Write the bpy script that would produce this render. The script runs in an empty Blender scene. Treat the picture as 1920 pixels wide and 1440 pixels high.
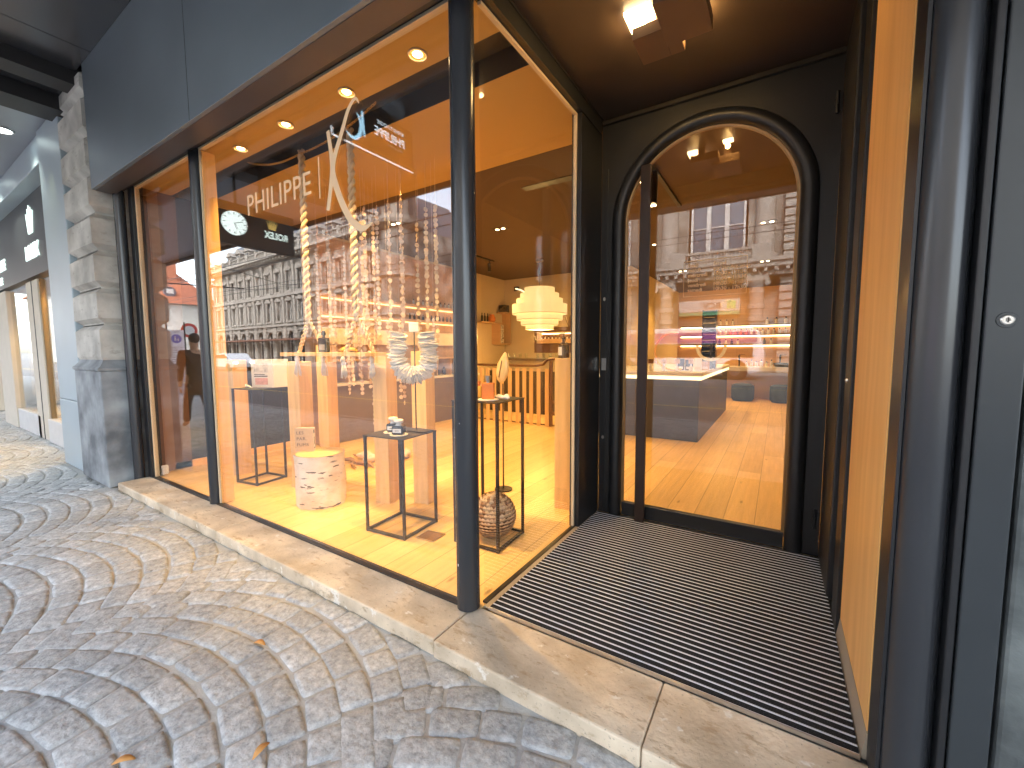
import bpy, bmesh, math, random
from mathutils import Vector, Matrix
random.seed(7)
R = math.radians
S = bpy.context.scene
COL = S.collection
PI = math.pi

# ------------------------------------------------------------------ materials
MATS = {}
def mat(name, col, rough=.5, metal=0, var=.12, scale=6, bump=0, bscale=None, stretch=(1,1,1), col2=None, coat=0, emis=None, estr=0, spec=.5, detail=5, contrast=None):
    if name in MATS: return MATS[name]
    m = bpy.data.materials.new(name); m.use_nodes = True
    nt = m.node_tree; b = nt.nodes['Principled BSDF']
    b.inputs['Roughness'].default_value = rough; b.inputs['Metallic'].default_value = metal
    b.inputs['Specular IOR Level'].default_value = spec
    b.inputs['Coat Weight'].default_value = coat; b.inputs['Coat Roughness'].default_value = .12
    tc = nt.nodes.new('ShaderNodeTexCoord'); mp = nt.nodes.new('ShaderNodeMapping')
    mp.inputs['Scale'].default_value = stretch
    nt.links.new(tc.outputs['Object'], mp.inputs['Vector'])
    n = nt.nodes.new('ShaderNodeTexNoise'); n.inputs['Scale'].default_value = scale; n.inputs['Detail'].default_value = detail
    nt.links.new(mp.outputs['Vector'], n.inputs['Vector'])
    mx = nt.nodes.new('ShaderNodeMix'); mx.data_type = 'RGBA'
    c1 = [max(0, c*(1-var)) for c in col]; c2 = [c*(1+var) for c in (col2 or col)]
    mx.inputs['A'].default_value = (*c1, 1); mx.inputs['B'].default_value = (*c2, 1)
    fac = n.outputs['Fac']
    if contrast:
        r = nt.nodes.new('ShaderNodeMapRange'); r.inputs['From Min'].default_value = contrast[0]; r.inputs['From Max'].default_value = contrast[1]
        nt.links.new(fac, r.inputs['Value']); fac = r.outputs['Result']
    nt.links.new(fac, mx.inputs['Factor'])
    nt.links.new(mx.outputs['Result'], b.inputs['Base Color'])
    if bump:
        n2 = nt.nodes.new('ShaderNodeTexNoise'); n2.inputs['Scale'].default_value = bscale or scale*4; n2.inputs['Detail'].default_value = 6
        nt.links.new(mp.outputs['Vector'], n2.inputs['Vector'])
        bp = nt.nodes.new('ShaderNodeBump'); bp.inputs['Strength'].default_value = bump; bp.inputs['Distance'].default_value = .01
        nt.links.new(n2.outputs['Fac'], bp.inputs['Height']); nt.links.new(bp.outputs['Normal'], b.inputs['Normal'])
    if emis:
        b.inputs['Emission Color'].default_value = (*emis, 1); b.inputs['Emission Strength'].default_value = estr
    MATS[name] = m
    return m

def glass_mat(name, r0=.09, tint=(1,1,1)):
    m = bpy.data.materials.new(name); m.use_nodes = True; nt = m.node_tree; nt.nodes.clear()
    o = nt.nodes.new('ShaderNodeOutputMaterial'); mix = nt.nodes.new('ShaderNodeMixShader')
    t = nt.nodes.new('ShaderNodeBsdfTransparent'); t.inputs['Color'].default_value = (*tint, 1)
    g = nt.nodes.new('ShaderNodeBsdfGlossy'); g.inputs['Roughness'].default_value = 0
    lw = nt.nodes.new('ShaderNodeLayerWeight'); lw.inputs['Blend'].default_value = .5
    p = nt.nodes.new('ShaderNodeMath'); p.operation = 'POWER'; p.inputs[1].default_value = 5
    mr = nt.nodes.new('ShaderNodeMapRange'); mr.inputs['To Min'].default_value = r0; mr.inputs['To Max'].default_value = 1
    nt.links.new(lw.outputs['Facing'], p.inputs[0]); nt.links.new(p.outputs[0], mr.inputs['Value'])
    nt.links.new(mr.outputs['Result'], mix.inputs[0]); nt.links.new(t.outputs[0], mix.inputs[1]); nt.links.new(g.outputs[0], mix.inputs[2])
    nt.links.new(mix.outputs[0], o.inputs['Surface'])
    MATS[name] = m
    return m

def planks_mat(name, col, col2, bw=.18, bl=1.9, along='y', rough=.45, seam=.55):
    m = bpy.data.materials.new(name); m.use_nodes = True; nt = m.node_tree; b = nt.nodes['Principled BSDF']
    b.inputs['Roughness'].default_value = rough
    tc = nt.nodes.new('ShaderNodeTexCoord'); mp = nt.nodes.new('ShaderNodeMapping')
    if along == 'y': mp.inputs['Rotation'].default_value = (0,0,PI/2)
    if along == 'z': mp.inputs['Rotation'].default_value = (0,PI/2,0)
    nt.links.new(tc.outputs['Object'], mp.inputs['Vector'])
    br = nt.nodes.new('ShaderNodeTexBrick'); br.inputs['Scale'].default_value = 1
    br.inputs['Brick Width'].default_value = bl; br.inputs['Row Height'].default_value = bw
    br.inputs['Mortar Size'].default_value = .0024; br.inputs['Mortar Smooth'].default_value = .3
    br.inputs['Color1'].default_value = (*col,1); br.inputs['Color2'].default_value = (*col2,1)
    br.inputs['Mortar'].default_value = (*[c*seam for c in col],1); br.offset = .37
    nt.links.new(mp.outputs['Vector'], br.inputs['Vector'])
    m2 = nt.nodes.new('ShaderNodeMapping'); m2.inputs['Scale'].default_value = (1.2,22,22)
    nt.links.new(mp.outputs['Vector'], m2.inputs['Vector'])
    n = nt.nodes.new('ShaderNodeTexNoise'); n.inputs['Scale'].default_value = 1.4; n.inputs['Detail'].default_value = 8
    nt.links.new(m2.outputs['Vector'], n.inputs['Vector'])
    mr = nt.nodes.new('ShaderNodeMapRange'); mr.inputs['To Min'].default_value = .72; mr.inputs['To Max'].default_value = 1.2
    nt.links.new(n.outputs['Fac'], mr.inputs['Value'])
    # knots
    v = nt.nodes.new('ShaderNodeTexVoronoi'); v.inputs['Scale'].default_value = 3.1
    m3 = nt.nodes.new('ShaderNodeMapping'); m3.inputs['Scale'].default_value = (.5,1.6,1)
    nt.links.new(mp.outputs['Vector'], m3.inputs['Vector']); nt.links.new(m3.outputs['Vector'], v.inputs['Vector'])
    k = nt.nodes.new('ShaderNodeMapRange'); k.inputs['From Min'].default_value = .03; k.inputs['From Max'].default_value = .08; k.inputs['To Min'].default_value = .45
    nt.links.new(v.outputs['Distance'], k.inputs['Value'])
    ml = nt.nodes.new('ShaderNodeMath'); ml.operation = 'MULTIPLY'
    nt.links.new(mr.outputs['Result'], ml.inputs[0]); nt.links.new(k.outputs['Result'], ml.inputs[1])
    mx = nt.nodes.new('ShaderNodeMix'); mx.data_type = 'RGBA'; mx.blend_type = 'MULTIPLY'; mx.inputs['Factor'].default_value = 1
    nt.links.new(br.outputs['Color'], mx.inputs['A']); nt.links.new(ml.outputs[0], mx.inputs['B'])
    nt.links.new(mx.outputs['Result'], b.inputs['Base Color'])
    MATS[name] = m
    return m

anth = mat('anthracite_paint', (.016,.0165,.018), .38, .0, .15, 3, .03, 60, spec=.45)
post_m = mat('post_paint', (.028,.030,.034), .25, .0, .12, 4, .02, 40, spec=.6)
fascia_m = mat('fascia_metal', (.17,.20,.225), .42, .4, .22, 1.3, .03, 9)
soffit_m = mat('soffit_metal', (.13,.13,.14), .25, .7, .15, 1.2, .02, 7)
beam_m = mat('beam_dark', (.02,.018,.018), .5)
doorwall_m = mat('door_wall_paint', (.016,.0155,.0155), .45, 0, .2, 2, .03, 50)
recess_ceil_m = mat('recess_ceiling_paint', (.05,.034,.026), .5, 0, .15, 2)
cream_trim = mat('cream_trim', (.62,.5,.33), .5)
glass = glass_mat('shop_glass', .092)
glass_side = glass_mat('side_glass', .035)
glass_in = glass_mat('clear_glass', .04, (.96,.98,.97))
stone_step_m = mat('limestone', (.52,.42,.30), .55, 0, .10, 4, .35, 45, col2=(.70,.59,.44), contrast=(.35,.66))
def speckle(m, scale, lo, hi, colour, stretch=(1,1,1), detail=4, amt=1):
    nt=m.node_tree; b=nt.nodes['Principled BSDF']; src=b.inputs['Base Color'].links[0].from_socket
    tc=nt.nodes.new('ShaderNodeTexCoord'); mp=nt.nodes.new('ShaderNodeMapping'); mp.inputs['Scale'].default_value=stretch; mp.inputs['Location'].default_value=(scale,3.3,1.7)
    n=nt.nodes.new('ShaderNodeTexNoise'); n.inputs['Scale'].default_value=scale; n.inputs['Detail'].default_value=detail; n.inputs['Roughness'].default_value=.65
    r=nt.nodes.new('ShaderNodeMapRange'); r.inputs['From Min'].default_value=lo; r.inputs['From Max'].default_value=hi; r.inputs['To Max'].default_value=amt
    mx=nt.nodes.new('ShaderNodeMix'); mx.data_type='RGBA'; mx.inputs['B'].default_value=(*colour,1)
    nt.links.new(tc.outputs['Object'],mp.inputs['Vector']); nt.links.new(mp.outputs['Vector'],n.inputs['Vector']); nt.links.new(n.outputs['Fac'],r.inputs['Value'])
    nt.links.new(r.outputs[0],mx.inputs['Factor']); nt.links.new(src,mx.inputs['A']); nt.links.new(mx.outputs['Result'],b.inputs['Base Color'])
speckle(stone_step_m, 16, .56, .66, (.38,.27,.16), (.6,1.6,1), 6, .75)
speckle(stone_step_m, 9, .62, .68, (.8,.76,.68), (1,1.4,1), 5, .8)
speckle(stone_step_m, 60, .62, .70, (.24,.19,.14), (1,1,1), 3, .6)
wall_stone = mat('pillar_stone', (.38,.36,.32), .8, 0, .12, 3, .45, 26, col2=(.54,.52,.47), contrast=(.35,.68))
speckle(wall_stone, 7, .58, .7, (.26,.23,.19), (1,1,2.5), 5, .6)
plinth_stone = mat('plinth_stone', (.15,.165,.18), .75, 0, .25, 3, .25, 25, col2=(.27,.29,.30), contrast=(.35,.68))
bluewall = mat('pale_blue_metal', (.36,.43,.47), .45, .1, .1, 1.5)
beige_metal = mat('beige_metal', (.42,.36,.27), .4, .2)
oak = mat('oak_panel', (.80,.42,.12), .5, 0, .12, 2, .06, 8, stretch=(8,8,.7), col2=(.9,.54,.2))
post_wood = mat('pine_post', (.66,.40,.15), .6, 0, .14, 2.5, .1, 10, stretch=(9,9,.8), col2=(.80,.54,.25))
dark_wood = mat('dark_wood', (.16,.075,.03), .5, 0, .25, 3, .08, 12, stretch=(6,6,1))
floor_m = planks_mat('oak_floor', (.62,.40,.16), (.80,.54,.25), .22, 2.6, 'y', .38, .35)
shelfwood = planks_mat('shelf_wood', (.55,.32,.14), (.62,.38,.18), .3, 2.2, 'x', .5)
ceil_warm = mat('warm_ceiling', (.50,.32,.10), .8, 0, .04, 2)
ceil_dark = mat('brown_ceiling', (.10,.062,.033), .8, 0, .06, 2)
slot_m = mat('slot_dark', (.05,.042,.035), .5, 0, .2, 2)
wall_cream = mat('cream_wall', (.62,.48,.28), .85, 0, .05, 2, .05, 40)
wall_grey = mat('dark_plaster', (.028,.025,.025), .7, 0, .08, 2)
counter_m = mat('counter_front', (.055,.055,.06), .5, 0, .3, 5)
marble = mat('marble', (.62,.60,.58), .25, 0, .1, 4, col2=(.75,.73,.7))
black_metal = mat('black_metal', (.035,.03,.025), .4, .3, .25, 12)
steel = mat('steel', (.6,.58,.55), .28, 1)
rope_m = mat('rope', (.66,.52,.34), .85, 0, .18, 30, .4, 120)
tassel_m = mat('tassel', (.72,.66,.58), .9, 0, .15, 60, .4, 200, stretch=(1,1,.1))
capiz = mat('capiz_shell', (.5,.36,.26), .35, 0, .25, 9, .1, 30, col2=(.7,.55,.42))
white_shell = mat('white_shell', (.62,.56,.50), .5, 0, .2, 20, .3, 70, col2=(.8,.76,.7))
gold_chain = mat('brass', (.55,.36,.12), .35, .9)
brown_coat = mat('coat_cloth', (.045,.028,.017), .9)
black_mat = mat('bottle_black', (.012,.014,.02), .15, 0)
label_white = mat('paper_white', (.75,.73,.70), .7, 0, .04)
amber = mat('amber_liquid', (.75,.22,.05), .12, 0, .1)
led = mat('led_warm', (.9,.7,.4), .5, 0, 0, emis=(1,.66,.28), estr=1.4)
led_soft = mat('led_edge', (.9,.8,.5), .5, 0, 0, emis=(1,.78,.42), estr=.22)
lamp_white = mat('lamp_lit', (.9,.8,.6), .5, 0, 0, emis=(1,.70,.33), estr=4)
shade_m = mat('lamp_shade', (.8,.7,.45), .7, 0, .06, 60, stretch=(1,1,.05), emis=(1,.70,.28), estr=.085)
lettering = mat('peach_vinyl', (.86,.60,.36), .5, 0, .02, emis=(1,.62,.33), estr=.0)
paper = mat('printed_paper', (.66,.6,.54), .6)
asphalt = mat('asphalt', (.12,.123,.13), .85, 0, .25, 6, .3, 200)
hair_m = mat('hair', (.03,.02,.015), .6)
skin_m = mat('skin', (.5,.3,.2), .6)

# ------------------------------------------------------------------ mesh helper
class MB:
    def __init__(s, T=None): s.v=[]; s.f=[]; s.T=T; s.mi=[]; s.cur=0
    def V(s, pts):
        b=len(s.v)
        for p in pts:
            p=Vector(p); s.v.append(tuple(s.T@p) if s.T else tuple(p))
        return b
    def F(s, *idx): s.f.append(tuple(idx)); s.mi.append(s.cur)
    def box(s,x0,x1,y0,y1,z0,z1):
        b=s.V([(x0,y0,z0),(x1,y0,z0),(x1,y1,z0),(x0,y1,z0),(x0,y0,z1),(x1,y0,z1),(x1,y1,z1),(x0,y1,z1)])
        for q in ((0,3,2,1),(4,5,6,7),(0,1,5,4),(1,2,6,5),(2,3,7,6),(3,0,4,7)): s.F(*[b+i for i in q])
        return s
    def rbox(s,c,size,rz=0,rx=0,ry=0):
        M=Matrix.Translation(c)@Matrix.Rotation(rz,4,'Z')@Matrix.Rotation(ry,4,'Y')@Matrix.Rotation(rx,4,'X')
        hx,hy,hz=[q/2 for q in size]; k=len(s.v)
        s.box(-hx,hx,-hy,hy,-hz,hz)
        for i in range(k,len(s.v)):
            p=M@Vector(s.v[i]) if not s.T else s.T@(M@(s.T.inverted()@Vector(s.v[i])))
            s.v[i]=tuple(p)
        return s
    def tube(s,pts,r,n=10,cap=True,closed=False):
        pts=[Vector(p) for p in pts]; N=len(pts)
        rr=r if isinstance(r,(list,tuple)) else [r]*N
        up=None; rings=[]
        for i,p in enumerate(pts):
            if closed: t=pts[(i+1)%N]-pts[i-1]
            else: t=pts[min(i+1,N-1)]-pts[max(i-1,0)]
            t.normalize()
            if up is None:
                up=Vector((0,0,1)) if abs(t.z)<.9 else Vector((0,1,0))
            a=t.cross(up).normalized(); b=a.cross(t).normalized(); up=b
            rings.append(s.V([p+(a*math.cos(2*PI*k/n)+b*math.sin(2*PI*k/n))*rr[i] for k in range(n)]))
        M=N if closed else N-1
        for i in range(M):
            A=rings[i];B=rings[(i+1)%N]
            for k in range(n): s.F(A+k,A+(k+1)%n,B+(k+1)%n,B+k)
        if cap and not closed:
            s.F(*[rings[0]+k for k in range(n)][::-1]); s.F(*[rings[-1]+k for k in range(n)])
        return s
    def lathe(s,prof,c=(0,0,0),n=24,sx=1,sy=1):
        c=Vector(c); rings=[]
        for r,z in prof: rings.append(s.V([c+Vector((r*sx*math.cos(2*PI*k/n),r*sy*math.sin(2*PI*k/n),z)) for k in range(n)]))
        for i in range(len(prof)-1):
            A=rings[i];B=rings[i+1]
            for k in range(n): s.F(A+k,A+(k+1)%n,B+(k+1)%n,B+k)
        if prof[0][0]>1e-5: s.F(*[rings[0]+k for k in range(n)][::-1])
        if prof[-1][0]>1e-5: s.F(*[rings[-1]+k for k in range(n)])
        return s
    def prism(s,poly,d0,d1,plane='xz'):
        n=len(poly)
        def P(a,b,d): return (a,d,b) if plane=='xz' else ((a,b,d) if plane=='xy' else (d,a,b))
        A=s.V([P(a,b,d0) for a,b in poly]); B=s.V([P(a,b,d1) for a,b in poly])
        s.F(*[A+i for i in range(n)]); s.F(*[B+i for i in range(n)][::-1])
        for i in range(n): s.F(A+i,B+i,B+(i+1)%n,A+(i+1)%n)
        return s
    def blob(s,c,rad,n=10,m=7,jit=.12,seed=0):
        rnd=random.Random(seed); c=Vector(c); rings=[]
        for j in range(1,m):
            th=PI*j/m
            rings.append(s.V([c+Vector((rad[0]*math.sin(th)*math.cos(2*PI*k/n),rad[1]*math.sin(th)*math.sin(2*PI*k/n),rad[2]*math.cos(th)))*(1+rnd.uniform(-jit,jit)) for k in range(n)]))
        t=s.V([c+Vector((0,0,rad[2]))]); b=s.V([c-Vector((0,0,rad[2]))])
        for i in range(len(rings)-1):
            for k in range(n): s.F(rings[i]+k,rings[i+1]+k,rings[i+1]+(k+1)%n,rings[i]+(k+1)%n)
        for k in range(n): s.F(t,rings[0]+k,rings[0]+(k+1)%n); s.F(b,rings[-1]+(k+1)%n,rings[-1]+k)
        return s
    def build(s,name,m,parent=None,smooth=False,bevel=0,fix=True,bseg=2):
        me=bpy.data.meshes.new(name)
        off=Vector((0,0,0))
        if parent is None and s.v:
            xs=[v[0] for v in s.v];ys=[v[1] for v in s.v];zs=[v[2] for v in s.v]
            off=Vector(((min(xs)+max(xs))/2,(min(ys)+max(ys))/2,min(zs)))
        elif parent is not None: off=wloc(parent)
        me.from_pydata([(v[0]-off.x,v[1]-off.y,v[2]-off.z) for v in s.v],[],s.f)
        ms=m if isinstance(m,(list,tuple)) else [m]
        for q in ms: me.materials.append(q)
        if len(ms)>1:
            for p,i in zip(me.polygons,s.mi): p.material_index=i
        if fix:
            bm=bmesh.new(); bm.from_mesh(me); bmesh.ops.recalc_face_normals(bm,faces=bm.faces); bm.to_mesh(me); bm.free()
        o=bpy.data.objects.new(name,me); COL.objects.link(o)
        if parent is None: o.location=off
        else: o.parent=parent
        if smooth:
            for p in me.polygons: p.use_smooth=True
            if smooth!=True:
                try: me.set_sharp_from_angle(angle=R(smooth))
                except Exception: pass
        if bevel:
            b=o.modifiers.new('bevel','BEVEL'); b.width=bevel; b.segments=bseg; b.limit_method='ANGLE'; b.angle_limit=R(40)
        return o
def wloc(o):
    v=Vector(o.location)
    while o.parent: o=o.parent; v+=Vector(o.location)
    return v
def tag(o,label=None,cat=None,group=None,kind=None):
    if label: o['label']=label
    if cat: o['category']=cat
    if group: o['group']=group
    if kind: o['kind']=kind
    return o
def thing(name,label,cat,loc=(0,0,0),group=None):
    o=bpy.data.objects.new(name,None); o.empty_display_size=.1; COL.objects.link(o); o.location=loc
    return tag(o,label,cat,group)
KIDS={}
def copy_tree(o,parent=None):
    kids=[c for c in bpy.data.objects if c.parent==o]
    c=o.copy(); COL.objects.link(c)
    if parent is not None: c.parent=parent
    for k in kids: copy_tree(k,c)
    return c
def dup(o,loc,rz=0,label=None,group=None,sc=None):
    c=copy_tree(o); c.location=loc; c.rotation_euler=(0,0,rz)
    if label: c['label']=label
    if group: c['group']=group
    if sc: c.scale=(sc,sc,sc)
    return c
def struct(name,mb,m,**k): return tag(mb.build(name,m,None,**k),kind='structure')
def text(name,s,size,loc,rot,m,parent=None,ext=.002,align='LEFT',sx=1,spacing=1,shear=0,bold=0):
    cu=bpy.data.curves.new(name,'FONT'); cu.body=s; cu.size=size; cu.extrude=ext; cu.align_x=align; cu.space_character=spacing; cu.shear=shear; cu.offset=bold
    cu.resolution_u=3
    t=bpy.data.objects.new(name,cu); COL.objects.link(t)
    bpy.context.view_layer.update()
    dg=bpy.context.evaluated_depsgraph_get()
    me=bpy.data.meshes.new_from_object(t.evaluated_get(dg)); bpy.data.objects.remove(t); bpy.data.curves.remove(cu)
    me.materials.clear(); me.materials.append(m)
    o=bpy.data.objects.new(name,me); COL.objects.link(o)
    off=wloc(parent) if parent else Vector((0,0,0))
    M=Matrix.Translation(Vector(loc)-off)@Matrix.Rotation(rot[2],4,'Z')@Matrix.Rotation(rot[0],4,'X')@Matrix.Diagonal((sx,1,1,1))
    me.transform(M)
    if parent: o.parent=parent
    return o
FR=(PI/2,0,0)          # text facing -Y
FX=(PI/2,0,PI/2)       # text facing +X

# ------------------------------------------------------------------ camera
cam=bpy.data.objects.new('camera',bpy.data.cameras.new('camera')); COL.objects.link(cam); S.camera=cam
yaw,pit,rol=R(-32.512),R(4.559),R(-.239)
f=Vector((math.sin(yaw)*math.cos(pit),math.cos(yaw)*math.cos(pit),-math.sin(pit)))
r=Vector((math.cos(yaw),-math.sin(yaw),0)); u=r.cross(f)
r2=math.cos(rol)*r+math.sin(rol)*u; u2=-math.sin(rol)*r+math.cos(rol)*u
cam.matrix_world=Matrix(((r2.x,u2.x,-f.x,0),(r2.y,u2.y,-f.y,0),(r2.z,u2.z,-f.z,1.45),(0,0,0,1)))
cam.data.sensor_width=36; cam.data.lens=782.0/1920*36; cam.data.clip_start=.05; cam.data.clip_end=6000

# ------------------------------------------------------------------ world and sun
w=bpy.data.worlds.new('World'); S.world=w; w.use_nodes=True; nt=w.node_tree
sky=nt.nodes.new('ShaderNodeTexSky'); sky.sky_type='NISHITA'; sky.sun_disc=False
sky.sun_elevation=R(40); sky.sun_rotation=R(15); sky.air_density=1.1; sky.dust_density=2.2; sky.ozone_density=1
hs=nt.nodes.new('ShaderNodeHueSaturation'); hs.inputs['Saturation'].default_value=.5
nt.links.new(sky.outputs[0],hs.inputs['Color']); nt.links.new(hs.outputs[0],nt.nodes['Background'].inputs[0]); nt.nodes['Background'].inputs[1].default_value=.15
sd=bpy.data.lights.new('sun','SUN'); sd.energy=.65; sd.angle=R(14); sd.color=(1,.97,.93)
so=bpy.data.objects.new('sun',sd); COL.objects.link(so)
az=R(15); el=R(40)   # sun behind the shop, slightly
sdir=Vector((math.sin(az)*math.cos(el),math.cos(az)*math.cos(el),math.sin(el)))
so.rotation_euler=sdir.to_track_quat('Z','Y').to_euler()
S.view_settings.view_transform='Standard'; S.view_settings.look='None'; S.view_settings.exposure=3.4; S.view_settings.gamma=1

WARM=(1,.60,.19); LK=.25
def spot(loc,power,ang=100,tgt=None,blend=.7,col=WARM,rad=.04):
    l=bpy.data.lights.new('spot','SPOT'); l.energy=power*LK; l.spot_size=R(ang); l.spot_blend=blend; l.color=col; l.shadow_soft_size=rad
    o=bpy.data.objects.new('spot_light',l); COL.objects.link(o); o.location=loc
    d=(Vector(tgt)-Vector(loc)) if tgt else Vector((0,0,-1))
    o.rotation_euler=(-d).to_track_quat('Z','Y').to_euler(); return o
def point(loc,power,rad=.1,col=WARM):
    l=bpy.data.lights.new('point','POINT'); l.energy=power*LK; l.color=col; l.shadow_soft_size=rad
    o=bpy.data.objects.new('point_light',l); COL.objects.link(o); o.location=loc; return o

# ================================================================== GROUND
g=MB(); q=g.V([(-2500,-2500,-.2),(2500,-2500,-.2),(2500,2500,-.2),(-2500,2500,-.2)]); g.F(q,q+1,q+2,q+3)
struct('ground',g,mat('far_ground',(.16,.16,.15),.9),fix=False)
g=MB(); q=g.V([(-160,-23,-.12),(60,-23,-.12),(60,-2.5,-.12),(-160,-2.5,-.12)]); g.F(q,q+1,q+2,q+3)
struct('road',g,asphalt,fix=False)
g=MB().box(-160,60,-60,-23,-.3,0); struct('far_pavement',g,mat('far_paving',(.27,.26,.25),.85,0,.15,2))
g=MB()
x=-40.
while x<12: g.box(x,x+.99,-2.5,-2.34,-.15,.005); x+=1.0
struct('kerb',g,mat('kerb_granite',(.33,.33,.33),.8,0,.2,20),bevel=.01)
g=MB()
for yy,c in ((-5.6,0),(-12.4,0),(-18,0)):
    q=g.V([(-120,yy,-.114),(40,yy,-.114),(40,yy+.14,-.114),(-120,yy+.14,-.114)]); g.F(q,q+1,q+2,q+3)
struct('lane_line',g,mat('yellow_line',(.65,.5,.12),.7,0,.2,5),fix=False)
g=MB(); q=g.V([(-60,-2.34,-.0115),(12,-2.34,-.0115),(12,2.6,-.0115),(-60,2.6,-.0115)]); g.F(q,q+1,q+2,q+3)
struct('paving_bed',g,mat('mortar',(.62,.62,.61),.95,0,.35,9,.5,60,col2=(.34,.33,.30),contrast=(.4,.6)),fix=False)

def setts():
    rnd=random.Random(3); V=[];F=[];C=[]
    W=1.8; RR=1.3; d=.145; xc0=-2.12
    def pt(xc,yb,a,rad): return (xc+rad*math.sin(a), yb+rad*math.cos(a))
    H=[[1,.35,.35,1],[.35,0,0,.35],[.35,0,0,.35],[1,.35,.35,1]]
    for k in range(-9,4):
        xc=xc0+k*W
        amax=math.asin(min(.999,(W/2)/RR))
        nrow=int(5.4/d)+8
        for j in range(nrow):
            yb=-2.34-RR+j*d+rnd.uniform(-.006,.006)   # arc centre moves with row
            a=-amax+rnd.uniform(-.03,.03)
            while a<amax-.02:
                da=rnd.uniform(.15,.235)/RR
                a2=a+da
                if amax-a2<.07: a2=amax+rnd.uniform(-.01,.02)
                g1=.0018/RR; g2=.0040
                r0=RR+g2; r1=RR+d-g2
                # quad corners with jitter
                cs=[pt(xc,yb,a+g1,r0),pt(xc,yb,a2-g1,r0),pt(xc,yb,a2-g1,r1),pt(xc,yb,a+g1,r1)]
                cs=[(x+rnd.uniform(-.0045,.0045),y+rnd.uniform(-.0045,.0045)) for x,y in cs]
                mx=sum(c[0] for c in cs)/4; my=sum(c[1] for c in cs)/4
                a=a2
                lim=1.375 if mx>-8.0 else 2.4
                if -6.95<mx<-5.95: lim=1.33
                if my>lim or my<-2.3: continue
                far=mx<-7.5
                tx=rnd.uniform(-.03,.03);ty=rnd.uniform(-.03,.03);hz=rnd.uniform(-.003,.002); ph=rnd.uniform(0,99)
                b=len(V); col=rnd.random(); GR=(0,.045,.17,.5,.83,.955,1); M=7
                for i in range(M):
                    for jj in range(M):
                        u=GR[i];v=GR[jj]
                        # superellipse rounding of the outline
                        uu=u*2-1;vv=v*2-1
                        kx=1-.10*(abs(vv)**5)*(abs(uu)**3);ky=1-.10*(abs(uu)**5)*(abs(vv)**3)
                        u2=(uu*kx+1)/2;v2=(vv*ky+1)/2
                        px=(cs[0][0]*(1-u2)+cs[1][0]*u2)*(1-v2)+(cs[3][0]*(1-u2)+cs[2][0]*u2)*v2
                        py=(cs[0][1]*(1-u2)+cs[1][1]*u2)*(1-v2)+(cs[3][1]*(1-u2)+cs[2][1]*u2)*v2
                        e=max(abs(uu),abs(vv))
                        h=(-.0045 if e>.85 else (-.0006 if e>.5 else 0)) if e<.99 else -.021
                        if e<.99: h+=.0013*math.sin(px*61+ph)*math.sin(py*53+ph*2)+rnd.uniform(-.0009,.0009)
                        else:
                            px+=rnd.uniform(-.0025,.0025);py+=rnd.uniform(-.0025,.0025)
                        if mx>-8: py=min(py,1.352 if mx<-5.9 else (1.392 if mx<-1.4 else 1.378))
                        V.append((px,py,h+hz+tx*(px-mx)+ty*(py-my)))
                for i in range(M-1):
                    for jj in range(M-1):
                        F.append((b+i*M+jj,b+(i+1)*M+jj,b+(i+1)*M+jj+1,b+i*M+jj+1)); C.append(col)
    me=bpy.data.meshes.new('cobblestones'); me.from_pydata(V,[],F)
    at=me.attributes.new('stone','FLOAT','FACE'); at.data.foreach_set('value',C)
    me.polygons.foreach_set('use_smooth',[True]*len(F))
    o=bpy.data.objects.new('cobbled_pavement',me); COL.objects.link(o)
    m=bpy.data.materials.new('sett_stone'); m.use_nodes=True; nt=m.node_tree; b=nt.nodes['Principled BSDF']; b.inputs['Roughness'].default_value=.68
    tc=nt.nodes.new('ShaderNodeTexCoord'); at=nt.nodes.new('ShaderNodeAttribute'); at.attribute_name='stone'
    n1=nt.nodes.new('ShaderNodeTexNoise'); n1.inputs['Scale'].default_value=26; n1.inputs['Detail'].default_value=9; n1.inputs['Roughness'].default_value=.7
    n2=nt.nodes.new('ShaderNodeTexNoise'); n2.inputs['Scale'].default_value=1.1; n2.inputs['Detail'].default_value=4
    n3=nt.nodes.new('ShaderNodeTexNoise'); n3.inputs['Scale'].default_value=14; n3.inputs['Detail'].default_value=3
    for n in (n1,n2,n3): nt.links.new(tc.outputs['Object'],n.inputs['Vector'])
    cr=nt.nodes.new('ShaderNodeValToRGB'); e=cr.color_ramp
    e.elements[0].position=.3; e.elements[0].color=(.22,.223,.222,1); e.elements[1].position=.7; e.elements[1].color=(.60,.60,.58,1)
    k=e.elements.new(.48); k.color=(.40,.402,.395,1)
    nt.links.new(n1.outputs['Fac'],cr.inputs['Fac'])
    mr=nt.nodes.new('ShaderNodeMapRange'); mr.inputs['To Min'].default_value=.86; mr.inputs['To Max'].default_value=1.1
    nt.links.new(at.outputs['Fac'],mr.inputs['Value'])
    mr2=nt.nodes.new('ShaderNodeMapRange'); mr2.inputs['From Min'].default_value=.3; mr2.inputs['From Max'].default_value=.7; mr2.inputs['To Min'].default_value=.88; mr2.inputs['To Max'].default_value=1.15
    nt.links.new(n2.outputs['Fac'],mr2.inputs['Value'])
    ml=nt.nodes.new('ShaderNodeMath'); ml.operation='MULTIPLY'; nt.links.new(mr.outputs[0],ml.inputs[0]); nt.links.new(mr2.outputs[0],ml.inputs[1])
    # dark worn spots
    sp=nt.nodes.new('ShaderNodeMapRange'); sp.inputs['From Min'].default_value=.24; sp.inputs['From Max'].default_value=.29; sp.inputs['To Min'].default_value=.55
    nt.links.new(n3.outputs['Fac'],sp.inputs['Value'])
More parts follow.
